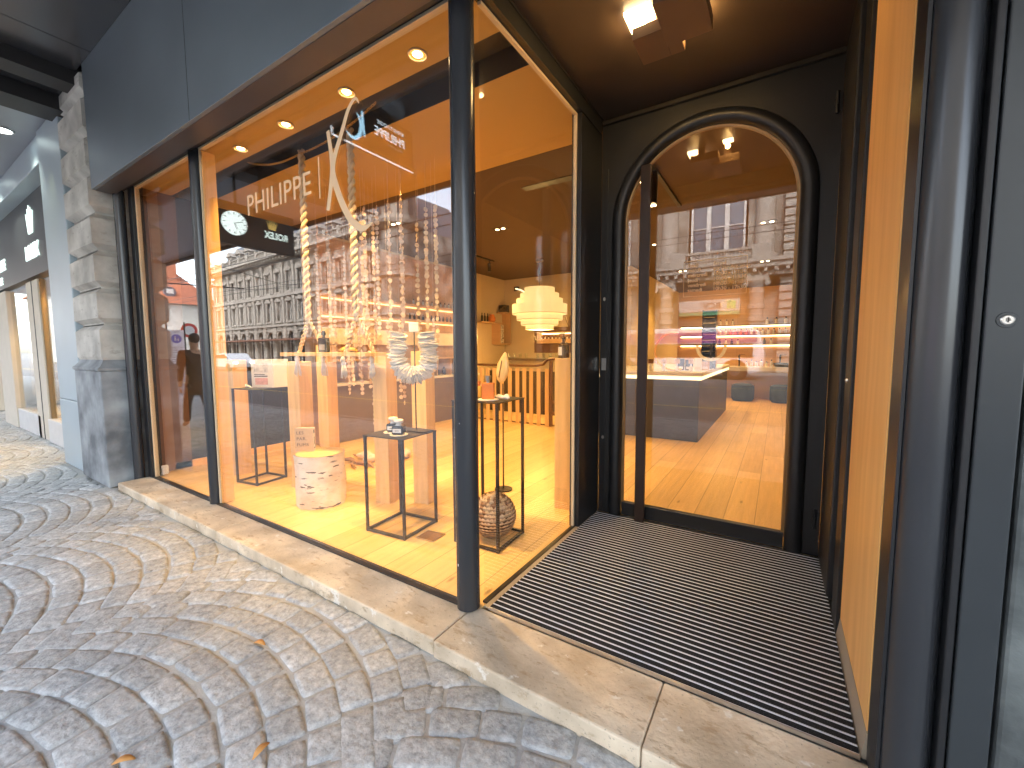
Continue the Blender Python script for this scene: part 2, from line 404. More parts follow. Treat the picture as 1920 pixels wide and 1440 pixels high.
    ml2=nt.nodes.new('ShaderNodeMath'); ml2.operation='MULTIPLY'; nt.links.new(ml.outputs[0],ml2.inputs[0]); nt.links.new(sp.outputs[0],ml2.inputs[1])
    mx=nt.nodes.new('ShaderNodeMix'); mx.data_type='RGBA'; mx.blend_type='MULTIPLY'; mx.inputs['Factor'].default_value=1
    nt.links.new(cr.outputs[0],mx.inputs['A']); nt.links.new(ml2.outputs[0],mx.inputs['B']); nt.links.new(mx.outputs['Result'],b.inputs['Base Color'])
    bp=nt.nodes.new('ShaderNodeBump'); bp.inputs['Strength'].default_value=.9; bp.inputs['Distance'].default_value=.009
    n4=nt.nodes.new('ShaderNodeTexNoise'); n4.inputs['Scale'].default_value=38; n4.inputs['Detail'].default_value=8; nt.links.new(tc.outputs['Object'],n4.inputs['Vector'])
    nt.links.new(n4.outputs['Fac'],bp.inputs['Height']); nt.links.new(bp.outputs['Normal'],b.inputs['Normal'])
    me.materials.append(m)
    tag(o,kind='structure')
setts()
# fallen leaves
leafm=mat('dry_leaf',(.55,.27,.08),.7,0,.2,30)
for i,(x,y,a,lb) in enumerate([(-2.111,.976,.3,'curled dry orange leaf lying on the cobbles below the middle of the stone step'),(-1.524,.69,1.8,'upright dry orange leaf stuck in a cobble joint near the bottom of the picture'),(-1.895,.409,.9,'small pale brown leaf on the cobbles at the very bottom left')]):
    l=MB(); n=7
    top=[];bot=[]
    for k in range(n):
        t=k/(n-1); wd=.012*math.sin(PI*t)**.8+.0008
        c=Vector((-.035+.07*t,0,.004+.014*math.sin(PI*t)))
        top.append((c.x,c.y+wd,c.z+.006)); bot.append((c.x,c.y-wd,c.z+.003))
    M=Matrix.Translation((x,y,.0))@Matrix.Rotation(a,4,'Z'); l.T=M
    A=l.V(top);B=l.V([(0,0,0)]*0) if 0 else l.V(bot)
    for k in range(n-1): l.F(A+k,A+k+1,B+k+1,B+k)
    o=l.build('fallen_leaf',leafm,None,smooth=True); sm=o.modifiers.new('thick','SOLIDIFY'); sm.thickness=.0012
    tag(o,lb,'leaf','dry leaves on the cobbles')

# ================================================================== STONE STEP
st=thing('stone_step','worn beige limestone step with rounded front edge running under the whole shopfront','step',(-2.6,1.4,0))
def slab(poly,z0=-.02,z1=.07,):
    b=MB(); b.prism(poly,z0,z1,'xy'); return b
slab([(-5.86,1.40),(-3.62,1.40),(-3.62,1.70),(-5.86,1.70)]).build('slab',stone_step_m,st,bevel=.009)
slab([(-3.616,1.40),(-1.345,1.395),(-1.345,1.70),(-3.616,1.70)]).build('slab',stone_step_m,st,bevel=.009)
slab([(-1.339,1.387),(-.352,1.372),(-.352,1.722),(-1.30,1.722),(-1.339,1.70)],z1=.068).build('slab',stone_step_m,st,bevel=.009)
slab([(-.349,1.372),(.62,1.362),(.62,1.722),(-.349,1.722)],z1=.068).build('slab',stone_step_m,st,bevel=.009)

# ================================================================== SHOPFRONT
sf=thing('boutique_shopfront','dark grey metal shopfront of the lit boutique with large glass panes and round posts','shopfront',(-2.6,1.69,.07))
def part(name,mb,m,**k): return mb.build(name,m,sf,**k)
# posts
def post(x,y,r,z0,z1,name='post'):
    return part(name,MB().lathe([(r,z0),(r,z1)],(x,y,0),32),post_m,smooth=40)
cp=post(-1.365,1.695,.062,.072,3.2,'corner_post')
post(-4.30,1.69,.052,.072,3.2); post(-5.915,1.60,.048,0.02,3.14)
# chips in paint on the corner post
ch=MB()
for zz,a,s_ in ((.32,-1.9,.008),(.62,-2.5,.004),(.78,-2.55,.005),(1.0,-2.3,.003),(1.08,-1.5,.003)):
    MB().rbox((-1.365+.0622*math.cos(a),1.695+.0622*math.sin(a),zz),(.0015,s_*.6,s_*1.6),a).build('paint_chip',label_white,cp)
# left jamb frame
part('frame',MB().box(-5.865,-5.765,1.66,1.76,.072,3.3),anth,bevel=.003)
# head frame above the glass and dark slot
part('head_frame',MB().box(-5.765,-1.32,1.655,1.74,3.185,3.3),anth)
part('side_head_frame',MB().box(-1.325,-1.255,1.74,3.33,3.165,3.30),anth)
# fascia: front sheet and soffit lip
part('fascia',MB().box(-5.94,1.9,1.40,1.43,3.10,4.3),fascia_m,bevel=.003)
for xx in (-3.62,-1.34): part('fascia_joint',MB().box(xx-.0015,xx+.0015,1.3985,1.3995,3.10,4.3),beam_m)
part('soffit_lip',MB().box(-5.94,1.9,1.43,1.575,3.098,3.13),mat('lip_metal',(.09,.075,.07),.35,.4),bevel=.002)
part('shadow_gap',MB().box(-5.94,1.9,1.575,1.655,3.16,3.30),beam_m)
# floor channels
part('bottom_channel',MB().box(-5.76,-1.42,1.665,1.715,.0705,.079),black_metal)
part('bottom_channel',MB().box(-1.318,-1.288,1.76,3.0,.0705,.082),black_metal)
part('floor_strip',MB().box(-1.286,-1.255,1.73,3.2,.0705,.078),beige_metal)
# cream seals round the panes
def seal(x0,x1,z0,z1):
    t=.016; b=MB(); y0,y1=1.688,1.725
    b.box(x0,x0+t,y0,y1,z0,z1); b.box(x1-t,x1,y0,y1,z0,z1); b.box(x0+t,x1-t,y0,y1,z1-t,z1)
    part('pane_seal',b,cream_trim)
seal(-5.762,-4.345,.08,3.183); seal(-4.235,-1.425,.08,3.183)
b=MB(); b.box(-4.219,-4.205,1.70,1.80,.08,3.16); part('jamb_lining',b,oak)
b=MB(); b.box(-1.318,-1.296,2.915,2.931,.085,3.163); b.box(-1.318,-1.296,1.765,2.915,3.147,3.163); part('pane_seal',b,cream_trim)
def pane(x0,x1,y0,y1,z0,z1,m=glass):
    return part('glass_pane',MB().box(x0,x1,y0,y1,z0,z1),m)
pane(-5.744,-4.361,1.693,1.701,.081,3.165); pane(-4.217,-1.443,1.693,1.701,.081,3.165)
pane(-1.311,-1.303,1.763,2.913,.083,3.145,glass_side)
# recess: jamb between side pane and door wall
part('recess_jamb',MB().box(-1.34,-1.262,2.935,3.352,.072,3.27),anth,bevel=.003)
# recess ceiling with fine gap
part('recess_ceiling',MB().box(-1.243,.30,1.68,3.33,3.27,3.30),recess_ceil_m)
part('recess_ceiling_edge',MB().box(-1.255,-1.246,1.68,3.33,3.262,3.30),beam_m)
part('cornice_strip',MB().box(-1.25,.3,3.318,3.35,3.235,3.262),black_metal)
# right flank
part('oak_panel',MB().box(.30,.335,1.745,2.45,.165,3.27),oak,bevel=.002)
part('skirting',MB().prism([(.287,.071),(.313,.071),(.313,.162),(.30,.162)],1.735,2.47,'xz'),beige_metal)
part('flank_frame',MB().box(.285,.35,2.455,2.64,.072,3.27),anth,bevel=.006)
part('flank_frame',MB().box(.302,.35,2.64,2.80,.072,3.27),doorwall_m)
part('flank_strip',MB().box(.294,.302,2.69,2.715,.30,3.1),mat('amber_strip',(.55,.33,.1),.35,.5))
part('flank_frame',MB().box(.276,.35,2.80,3.352,.072,3.27),doorwall_m,bevel=.01)
part('screw_cap',MB(Matrix.Translation((.2845,2.56,1.30))@Matrix.Rotation(-PI/2,4,'Y')).lathe([(.012,0),(.01,.006),(.001,.008)],(0,0,0),12),steel)
# right outer frame and posts
part('outer_frame',MB().box(.303,.335,1.60,1.742,.072,3.16),anth,bevel=.004)
part('outer_frame',MB().box(.29,.298,1.54,1.6,.072,3.16),anth)
part('outer_post',MB().lathe([(.058,.069),(.058,3.14)],(.353,1.565,0),32),post_m,smooth=40)
part('outer_frame',MB().box(.404,.421,1.50,1.60,.069,3.12),anth,bevel=.004)
pl=part('key_plate',MB().box(.4245,.498,1.495,1.60,.069,3.12),mat('plate_paint',(.04,.046,.05),.3,.2,.25,2,.03,30),bevel=.004)
kc=MB(Matrix.Translation((.461,1.4945,1.519))@Matrix.Rotation(PI/2,4,'X')); kc.lathe([(.0125,0),(.0125,.004),(.010,.006),(.0045,.006),(.0035,.002)],(0,0,0),24)
kc.build('lock_cylinder',steel,pl,smooth=30)
MB(Matrix.Translation((.461,1.4945,1.519))@Matrix.Rotation(PI/2,4,'X')).lathe([(.019,0),(.018,.0015)],(0,0,0),28).build('lock_rose',MATS['plate_paint'],pl)
MB().box(.4600,.4622,1.487,1.4885,1.513,1.525).build('key_slot',black_metal,pl)
# lettering on the main pane
YL=1.688
text('lettering','PHILIPPE',.215,(-3.478,YL,2.488),FR,lettering,sf,ext=.0012,sx=1.0,spacing=1.05)
part('lettering_bar',MB().box(-2.553,-2.543,YL,YL+.002,2.44,2.70),lettering)
def ribbon(pts,wd,y0,plane='xz',th=.002):
    # flat tapered stroke through points (a,b) with widths
    b=MB(); P=[]; 
    C=[]
    for i in range(len(pts)-1):
        p0=Vector(pts[max(i-1,0)]);p1=Vector(pts[i]);p2=Vector(pts[i+1]);p3=Vector(pts[min(i+2,len(pts)-1)])
        for k in range(6):
            t=k/6; C.append((.5*((2*p1)+(p2-p0)*t+(2*p0-5*p1+4*p2-p3)*t*t+(3*p1-p0-3*p2+p3)*t**3), wd[i]*(1-t)+wd[i+1]*t))
    C.append((Vector(pts[-1]),wd[-1]))
    Lf=[];Rt=[]
    for i,(c,w_) in enumerate(C):
        d=(C[min(i+1,len(C)-1)][0]-C[max(i-1,0)][0]).normalized(); n=Vector((-d.y,d.x))
        Lf.append(c+n*w_/2);Rt.append(c-n*w_/2)
    def PP(v,d): return (v.x,d,v.y) if plane=='xz' else (d,v.x,v.y)
    A=b.V([PP(v,y0) for v in Lf]);B=b.V([PP(v,y0) for v in Rt]);A2=b.V([PP(v,y0+th) for v in Lf]);B2=b.V([PP(v,y0+th) for v in Rt])
    for i in range(len(C)-1):
        b.F(A+i,A+i+1,B+i+1,B+i); b.F(A2+i,B2+i,B2+i+1,A2+i+1); b.F(A+i,A2+i,A2+i+1,A+i+1); b.F(B+i,B+i+1,B2+i+1,B2+i)
    b.F(A,B,B2,A2); e=len(C)-1; b.F(A+e,A2+e,B2+e,B+e)
    return b
k1=ribbon([(-2.440,2.83),(-2.412,2.67),(-2.418,2.54),(-2.467,2.35)],[.03,.036,.038,.034],YL); part('monogram_stroke',k1,lettering)
k2=ribbon([(-2.13,2.90),(-2.164,2.936),(-2.232,2.89),(-2.305,2.77),(-2.376,2.66),(-2.400,2.57),(-2.366,2.466),(-2.314,2.36),(-2.246,2.262),(-2.183,2.21),(-2.12,2.184),(-2.045,2.205)],[.006,.018,.028,.034,.040,.050,.050,.050,.048,.046,.034,.006],YL-.003); part('monogram_stroke',k2,lettering)

# door wall with arched opening
DW=3.35; ax0,ax1=-1.115,.132; acx=(ax0+ax1)/2; ar=(ax1-ax0)/2; azc=3.08-ar
dwall=MB()
def arch_pts(cx,rad,zc,n=40): return [(cx+rad*math.cos(PI-PI*i/n),zc+rad*math.sin(PI-PI*i/n)) for i in range(n+1)]
def plate_arch(b,x0,x1,z0,z1,cx,rad,zc,y0,y1,n=40):
    ap=arch_pts(cx,rad,zc,n)
    for yy,fl in ((y0,0),(y1,1)):
        T=b.V([(p[0],yy,z1) for p in ap]); A=b.V([(p[0],yy,p[1]) for p in ap])
        for i in range(n): b.F(*( (A+i,A+i+1,T+i+1,T+i) if not fl else (A+i,T+i,T+i+1,A+i+1)))
        q=b.V([(x0,yy,z0),(cx-rad,yy,z0),(cx-rad,yy,zc),(cx-rad,yy,z1),(x0,yy,z1)]); b.F(q,q+1,q+2,q+3,q+4)
        q=b.V([(cx+rad,yy,z0),(x1,yy,z0),(x1,yy,z1),(cx+rad,yy,z1),(cx+rad,yy,zc)]); b.F(q,q+1,q+2,q+3,q+4)
    A=b.V([(cx-rad,y0,z0)]+[(p[0],y0,p[1]) for p in ap]+[(cx+rad,y0,z0)]); B=b.V([(cx-rad,y1,z0)]+[(p[0],y1,p[1]) for p in ap]+[(cx+rad,y1,z0)])
    for i in range(n+2): b.F(A+i,B+i,B+i+1,A+i+1)
plate_arch(dwall,-1.262,.276,.072,3.27,acx,ar,azc,3.352,3.42)
part('door_surround',dwall,doorwall_m,fix=False)
part('mounting_strip',MB().box(-1.243,-1.205,3.344,3.352,.1,2.9),anth,bevel=.002)

door=thing('arched_glass_door','tall round-arched glass shop door in a thick rounded dark frame with long bar handle','door',(acx,3.38,.07))
ring=[(ax0+.0,.075)]+[(ax0,.3+i*.4) for i in range(int((azc-.3)/.4)+1)]+arch_pts(acx,ar,azc,48)+[(ax1,azc-.2-i*.4) for i in range(int((azc-.3)/.4))]+[(ax1,.075)]
MB().tube([(x,3.352,z) for x,z in ring],.052,20).build('round_frame',anth,door,smooth=50)
ri=ar-.055
inn=[(acx-ri,.16)]+arch_pts(acx,ri,azc,48)+[(acx+ri,.16)]
MB().tube([(x,3.372,z) for x,z in inn],.016,8).build('inner_frame',mat('warm_lining',(.35,.22,.1),.4),door,smooth=True)
MB().box(acx-ri+.0,acx+ri,3.35,3.40,.082,.19).build('bottom_rail',anth,door,bevel=.004)
gp=MB(); ap=arch_pts(acx,ri-.004,azc,40)
gp.prism([(acx-ri+.004,.19)]+ap+[(acx+ri-.004,.19)],3.371,3.379,'xz'); gp.build('glass_pane',glass_mat('door_glass',.085),door,fix=True)
MB().box(-.925,-.850,3.262,3.292,.085,2.83).build('bar_handle',mat('handle_bronze',(.035,.022,.018),.4,.3),door,bevel=.004)
MB().box(-.90,-.878,3.292,3.371,2.70,2.76).box(-.90,-.878,3.292,3.371,.2,.26).build('handle_bracket',black_metal,door)
MB().box(acx-ri+.02,acx+ri,3.30,3.348,.072,.080).build('threshold_strip',steel,door)
for z in (.33,2.96): MB().lathe([(.009,z-.065),(.009,z+.065)],(.245,3.338,0),12).lathe([(.012,z-.012),(.012,z+.012)],(.245,3.338,0),12).box(.248,.27,3.34,3.35,z-.05,z+.05).build('hinge',anth,door,smooth=40)
def lockc(z,plate):
    b=MB(); b.T=Matrix.Translation((-1.224,3.344,z))@Matrix.Rotation(PI/2,4,'X')@Matrix.Diagonal((.8,1.25,1,1))
    b.lathe([(.013,0),(.013,.005),(.010,.008),(.004,.008),(.004,.004)],(0,0,0),20)
    if plate: b.T=None; b.box(-1.242,-1.204,3.340,3.3435,z-.05,z+.05)
    b.build('lock_cylinder',steel,door)
for z,p_ in ((1.87,0),(1.335,1),(.72,0)): lockc(z,p_)
# opening hours on the door glass
oh=MB(); x0,x1,z0,z1=-.62,-.205,1.845,2.105; t=.003; yy=3.368
for q in ((x0,x1,z0,z0+t),(x0,x1,z1-t,z1),(x0,x0+t,z0,z1),(x1-t,x1,z0,z1)): oh.box(q[0],q[1],yy,yy+.0015,q[2],q[3])
oh.build('hours_frame',lettering,door)
days=[('lundi','fermé'),('mardi','sur rendez-vous'),('mercredi','10h30 - 17h30'),('jeudi','10h30 - 17h30'),('vendredi','10h30 - 17h30'),('samedi','10h30 - 17h30')]
text('opening_hours','\n'.join(d[0] for d in days),.036,(-.59,yy,2.06),FR,lettering,door,ext=.0006,bold=.0006)
text('opening_hours','\n'.join(d[1] for d in days),.036,(-.42,yy,2.06),FR,lettering,door,ext=.0006,bold=.0006)

# entrance mat
mt=thing('entrance_mat','black ribbed entrance mat with thin aluminium rails filling the door recess','doormat',(-.5,2.5,.07))
MB().prism([(-1.254,1.7245),(.285,1.7245),(.285,3.33),(-1.254,3.33)],.0695,.0745,'xy').build('base',mat('mat_base',(.012,.012,.013),.8),mt)
cp_=MB(); al=MB(); n=42; sp=(3.325-1.728)/n
for i in range(n):
    y=1.728+i*sp
    al.box(-1.252,.284,y,y+.0048,.0746,.0835)
    a=cp_.V([(-1.252,y+.0075,.0746),(.284,y+.0075,.0746),(.284,y+.010,.083),(-1.252,y+.010,.083),(-1.252,y+sp-.0045,.083),(.284,y+sp-.0045,.083),(.284,y+sp-.002,.0746),(-1.252,y+sp-.002,.0746)])
    cp_.F(a,a+1,a+2,a+3);cp_.F(a+3,a+2,a+5,a+4);cp_.F(a+4,a+5,a+6,a+7)
cp_.build('carpet_strips',mat('mat_carpet',(.010,.011,.014),.95,0,.3,260,.9,500,col2=(.05,.052,.06),contrast=(.5,.8)),mt)
al.build('aluminium_rails',mat('mat_rail',(.80,.82,.86),.45,.1,.15,40),mt)
al=MB().box(-1.254,.286,1.7225,1.7275,.069,.085); al.build('edge_rail',steel,mt)

# recess box lamps
def boxlamp(label,x0,x1,y0,y1,z0,z1):
    t=thing('box_ceiling_lamp',label,'ceiling lamp',((x0+x1)/2,(y0+y1)/2,z0),'cube lamps on the recess ceiling')
    m=mat('lamp_body',(.13,.075,.045),.5)
    MB().box(x0,x1,y0,y1,z0,z1).build('housing',m,t,bevel=.002)
    cx,cy=(x0+x1)/2,(y0+y1)/2
    MB().box(cx-.03,cx+.03,cy-.03,cy+.03,z1,3.27).build('stem',m,t)
    return t
a=boxlamp('larger square brown cube lamp nearest the street on the recess ceiling',-.575,-.352,2.17,2.50,3.10,3.17)
MB().box(-.775,-.635,2.35,2.52,3.246,3.262).build('lamp_glass',lamp_white,a)
b=boxlamp('smaller square brown cube lamp nearest the arched door on the recess ceiling',-.735,-.578,2.376,2.61,3.12,3.18)
MB().box(-.48,-.40,2.52,2.58,3.255,3.266).build('lamp_glass',lamp_white,b)
MB().box(-.578,-.506,2.502,2.61,3.12,3.18).build('side_block',MATS['lamp_body'],b,bevel=.002)
point((-.70,2.44,3.215),4.0,.02); point((-.44,2.56,3.215),2.2,.02)

# ================================================================== STONE PILLAR
sp_=thing('stone_pillar','rusticated grey stone pillar with dark plinth left of the boutique shopfront','pillar',(-6.42,1.45,0))
PX0,PX1,PY0,PY1=-6.93,-5.985,1.36,1.75
MB().box(PX0,PX1,PY0,PY1,0,1.25).build('plinth',plinth_stone,sp_,bevel=.012)
b=MB()
def ringbox(b,o0,z0,o1,z1):
    a=b.V([(PX0-o0,PY0-o0,z0),(PX1+o0,PY0-o0,z0),(PX1+o0,PY1,z0),(PX0-o0,PY1,z0),(PX0-o1,PY0-o1,z1),(PX1+o1,PY0-o1,z1),(PX1+o1,PY1,z1),(PX0-o1,PY1,z1)])
    for q in ((0,1,5,4),(1,2,6,5),(3,0,4,7)): b.F(*[a+i for i in q])
prof=[(.0,1.25),(.012,1.262),(.012,1.285),(-.005,1.30),(-.03,1.335),(-.045,1.37)]
for i in range(len(prof)-1): ringbox(b,prof[i][0],prof[i][1],prof[i+1][0],prof[i+1][1])
b.build('base_moulding',plinth_stone,sp_)
z=1.37; hs=.385
MB().box(PX0+.09,PX1-.09,PY0+.085,PY1-.002,1.3,4.3).build('core',wall_stone,sp_)
for i in range(8):
    b=MB(); z0=z+.012; z1=min(z+hs-.002,4.31)
    pr=[(-.085,z0),(-.03,z0+.045),(-.03,z1-.065),(-.085,z1-.012),(-.085,z1)] if i else [(-.045,z0-.012),(-.03,z0+.02),(-.03,z1-.065),(-.085,z1-.012),(-.085,z1)]
    # corner rustication: block face slightly wider than chamfers
    for k in range(len(pr)-1): ringbox(b,pr[k][0],pr[k][1],pr[k+1][0],pr[k+1][1])
    a=b.V([(PX0-pr[-1][0],PY0-pr[-1][0],pr[-1][1]),(PX1+pr[-1][0],PY0-pr[-1][0],pr[-1][1]),(PX1+pr[-1][0],PY1,pr[-1][1]),(PX0-pr[-1][0],PY1,pr[-1][1])]); b.F(a,a+1,a+2,a+3)
    b.build('block',wall_stone,sp_)
    z+=hs
# right stone wall beyond the key plate
sw=tag(MB().box(.508,1.6,1.50,2.0,0,4.2).build('stone_wall',mat('side_stone',(.075,.085,.085),.8,0,.2,6,.5,30,col2=(.13,.145,.14),contrast=(.35,.68)),None,bevel=.01),'rough grey stone wall at the right edge beside the dark key plate','wall')

# ================================================================== CANOPY
cn=thing('canopy','dark glossy metal canopy ceiling sheltering the pavement in front of the shops','canopy',(-2,-.4,4.3))
CZ=4.3
for i,(x0,x1) in enumerate(((-6.15,-5.64),(-5.63,-3.2),(-3.19,-.8),(-.79,2.0),(2.01,6.0),(6.01,10))):
    MB().box(x0,x1,-1.95,1.40,CZ,CZ+.05).build('ceiling_panel',soffit_m,cn)
MB().box(-6.42,-6.16,-1.95,1.9,4.17,4.35).build('beam',beam_m,cn)
MB().box(-6.75,-6.43,-1.95,1.9,4.26,4.35).build('ceiling_panel',soffit_m,cn)
MB().box(-7.15,-6.76,-1.95,1.9,4.10,4.35).build('beam',beam_m,cn)
MB().box(-30,10,-2.02,-1.95,4.12,4.6).build('edge_beam',mat('canopy_edge',(.07,.06,.055),.4,.3),cn)
MB().box(-30,10,-1.95,1.895,4.36,4.5).build('canopy_roof',beam_m,cn)
# neighbour canopy ceiling
MB().box(-30,-7.16,-1.95,2.1,4.2,4.34).build('ceiling_panel',mat('pale_soffit',(.30,.31,.34),.3,.4,.08,2),cn)
for i,x in enumerate((-8.2,-10.6,-13.0,-15.4)):
    d=thing('round_downlight',['round lit downlight in the pale canopy ceiling nearest the stone pillar','second round lit downlight in the pale canopy ceiling','third round lit downlight in the pale canopy ceiling','farthest round lit downlight in the pale canopy ceiling'][i],'downlight',(x,1.15,4.2),'round downlights in the canopy')
    b=MB(); b.tube([(x+.11*math.cos(t*PI/10),1.15+.11*math.sin(t*PI/10),4.197) for t in range(20)],.014,8,closed=True); b.build('rim',steel,d,smooth=True)
    MB().lathe([(.10,4.19),(.10,4.199)],(x,1.15,0),24).build('lens',mat('cool_lamp',(.9,.9,.9),.5,0,0,emis=(.85,1,.95),estr=1.2),d)
    spot((x,1.15,4.17),22,110,col=(.95,1,.85))
# yellow-green spot without a fixture, aimed down the pale blue column
spot((-7.35,1.18,4.05),6,40,tgt=(-7.45,1.36,2.6),col=(1,1,.45))

# ================================================================== NEIGHBOUR SHOPFRONT
nb=thing('neighbour_shopfront','watch shop front with pale blue metal surround and black fascia left of the stone pillar','shopfront',(-9.5,1.6,0))
def npart(n,b,m,**k): return b.build(n,m,nb,**k)
npart('column',MB().box(-7.92,-6.945,1.40,1.9,.86,4.2),bluewall,bevel=.01)
npart('column_base',MB().box(-7.92,-6.945,1.395,1.9,0,.855),bluewall,bevel=.01)
npart('lintel',MB().box(-20,-7.925,1.42,1.9,3.86,4.2),bluewall,bevel=.01)
fb=npart('fascia',MB().box(-20,-7.925,1.60,1.75,2.66,3.86),mat('black_gloss',(.05,.055,.06),.45,0,.1,3))
sl=mat('sign_light',(.9,.95,.92),.4,0,0,emis=(.75,1,.92),estr=.14)
text('sign_lettering','ROLEX',.30,(-10.33,1.59,2.93),FR,sl,fb,ext=.008,sx=.93,bold=.008)
cr=MB(); cx=-9.87
cr.prism([(cx-.12,3.30),(cx+.12,3.30),(cx+.14,3.36),(cx+.21,3.62),(cx+.10,3.44),(cx+.09,3.68),(cx+.03,3.46),(cx,3.72),(cx-.03,3.46),(cx-.09,3.68),(cx-.10,3.44),(cx-.21,3.62),(cx-.14,3.36)],1.582,1.598,'xz'); cr.build('sign_emblem',sl,fb)
text('sign_lettering','PATEK PHILIPPE',.27,(-12.75,1.59,2.98),FR,sl,fb,ext=.008,align='CENTER',sx=.75,bold=.006)
text('sign_lettering','GENEVE',.18,(-12.75,1.59,2.74),FR,sl,fb,ext=.008,align='CENTER',bold=.004)
em=MB()
for a in range(4):
    t=a*PI/2+0; c=Vector((-12.75,3.45)); d=Vector((math.cos(t),math.sin(t))); n_=Vector((-d.y,d.x))
    P=[c,c+d*.10+n_*.03,c+d*.20+n_*.07,c+d*.17,c+d*.20-n_*.07,c+d*.10-n_*.03]
    em.prism([(p.x,p.y) for p in P],1.582,1.598,'xz')
em.build('sign_emblem',sl,fb)
# recessed lit windows
npart('soffit',MB().box(-20,-7.93,1.75,2.6,2.62,2.66),mat('warm_bronze',(.6,.42,.22),.3,.6))
sand=mat('sandstone',(.55,.50,.42),.7,0,.1,5,.1,30)
npart('stone_pier',MB().box(-10.75,-9.95,1.62,1.70,0,2.62),sand,bevel=.01)
npart('stone_pier',MB().box(-13.6,-12.4,1.60,1.70,0,2.62),sand,bevel=.01)
npart('stone_pier',MB().box(-17.4,-16.4,1.60,2.3,0,2.62),sand,bevel=.01)
npart('sill',MB().box(-9.94,-7.93,1.60,2.2,0,.38),mat('pale_sill',(.55,.55,.55),.5),bevel=.01)
npart('sill',MB().box(-12.39,-10.56,1.62,2.2,0,.38),MATS['pale_sill'],bevel=.01)
npart('display_back',MB().box(-16,-7.93,2.35,2.4,.38,2.62),mat('display_beige',(.75,.52,.28),.6,0,.1,3))
npart('display_panel',MB().box(-9.2,-8.9,2.0,2.34,.38,2.62),mat('display_rose',(.62,.42,.30),.5))
npart('display_panel',MB().box(-8.5,-8.1,2.1,2.34,.38,2.62),mat('display_white',(.6,.5,.38),.5))
for x in (-9.93,-9.2,-8.6,-7.95): npart('mullion',MB().box(x-.02,x+.02,1.64,1.70,.38,2.62),mat('bronze_mullion',(.25,.18,.1),.35,.6))
npart('glass_pane',MB().box(-9.9,-7.97,1.672,1.68,.38,2.62),glass_in)
npart('end_wall',MB().box(-20,-17.5,1.60,6,0,4.2),sand)
for x in (-8.4,-9.2,-9.8,-11.5): spot((x,1.95,2.58),60,120)
MB().box(-9.9,-7.95,2.15,2.34,.38,.42).build('display_step',MATS['display_white'],nb)
MB().box(-12.39,-10.76,1.66,1.668,.38,2.62).build('glass_pane',glass_in,nb)
MB().box(-10.36,-10.32,1.615,1.62,0,2.62).build('pier_joint',beam_m,nb)
# wall above canopy and closing mass of the shops' building
bm_=tag(MB().box(-40,14,1.9,16.5,4.62,16).build('upper_building',wall_stone,None),'stone upper storeys above the canopy and boutique','building')

# ================================================================== INTERIOR SHELL
FZ=.07; IC=3.24
g=MB(); g.box(-6.1,-1.30,1.70,3.42,-.1,.068).box(-6.1,.6,3.42,14.2,-.1,.068); struct('shop_floor',g,floor_m,fix=True)
g=MB(); g.box(-6.1,-1.30,1.745,2.07,IC,3.5).box(-6.1,-1.30,2.40,3.48,IC,3.5); g.box(-6.1,-1.30,2.07,2.40,3.45,3.5); struct('front_ceiling',g,ceil_warm)
g=MB(); g.box(-5.95,-1.34,2.072,2.40,3.40,3.449).box(-5.95,-1.34,2.0715,2.075,IC+.002,3.40).box(-5.95,-1.34,2.3965,2.3995,IC+.002,3.40); struct('ceiling_slot',g,slot_m)
g=MB(); g.box(-6.1,.6,3.482,14.2,IC-.002,3.5); struct('back_ceiling',g,ceil_dark)
g=MB(); g.box(-6.1,-5.952,1.76,3.6,.068,3.24); struct('left_wall',g,wall_grey)
g=MB(); g.box(-6.1,-5.953,3.6,9.1,.068,3.24); struct('left_back_wall',g,wall_cream)
g=MB(); g.box(-6.1,-2.7,9.0,9.15,.068,3.24).box(-2.85,-2.7,9.15,14.2,.068,3.24); struct('back_wall',g,wall_cream)
g=MB(); g.box(-2.7,.6,14.0,14.2,.068,3.24); struct('end_wall',g,shelfwood)
g=MB(); g.box(.45,.6,3.42,14.0,.068,3.24); struct('right_wall',g,wall_cream)
# closing walls outside the rooms
g=MB(); g.box(.36,3,1.75,3.41,0,4.3).box(.62,3,3.41,14.5,0,4.3).box(-6.3,.62,14.22,14.5,0,4.3).box(-8.0,-6.12,2.2,14.3,0,4.3).box(-6.11,.4,1.76,14.3,3.51,4.62); g.box(1.0,3,1.45,1.75,0,4.3)
struct('wall_mass',g,wall_stone)
g=MB().box(-5.95,-5.93,1.76,3.6,.069,.15); tag(g.build('baseboard',oak,None),'oak skirting board along the dark left wall inside the window','baseboard')
pn=thing('wood_side_panel','brown vertical wood panels at the far left end of the display window','panel',(-5.9,1.95,.07))
for i,(y0,y1,xx) in enumerate(((1.765,1.83,-5.90),(1.832,1.93,-5.915),(1.932,2.10,-5.93))): MB().box(-5.951,xx,y0,y1,.07,3.23).build('board',dark_wood if i!=1 else mat('mid_wood',(.30,.16,.07),.5,0,.2,3,stretch=(6,6,1)),pn)
so2=thing('wall_box','small white plastic box low on the frame in the left window corner','box',(-5.74,1.76,.08))
MB().box(-5.76,-5.71,1.74,1.80,.09,.19).build('body',label_white,so2,bevel=.012); MB().box(-5.75,-5.72,1.738,1.741,.12,.16).build('cover',steel,so2)

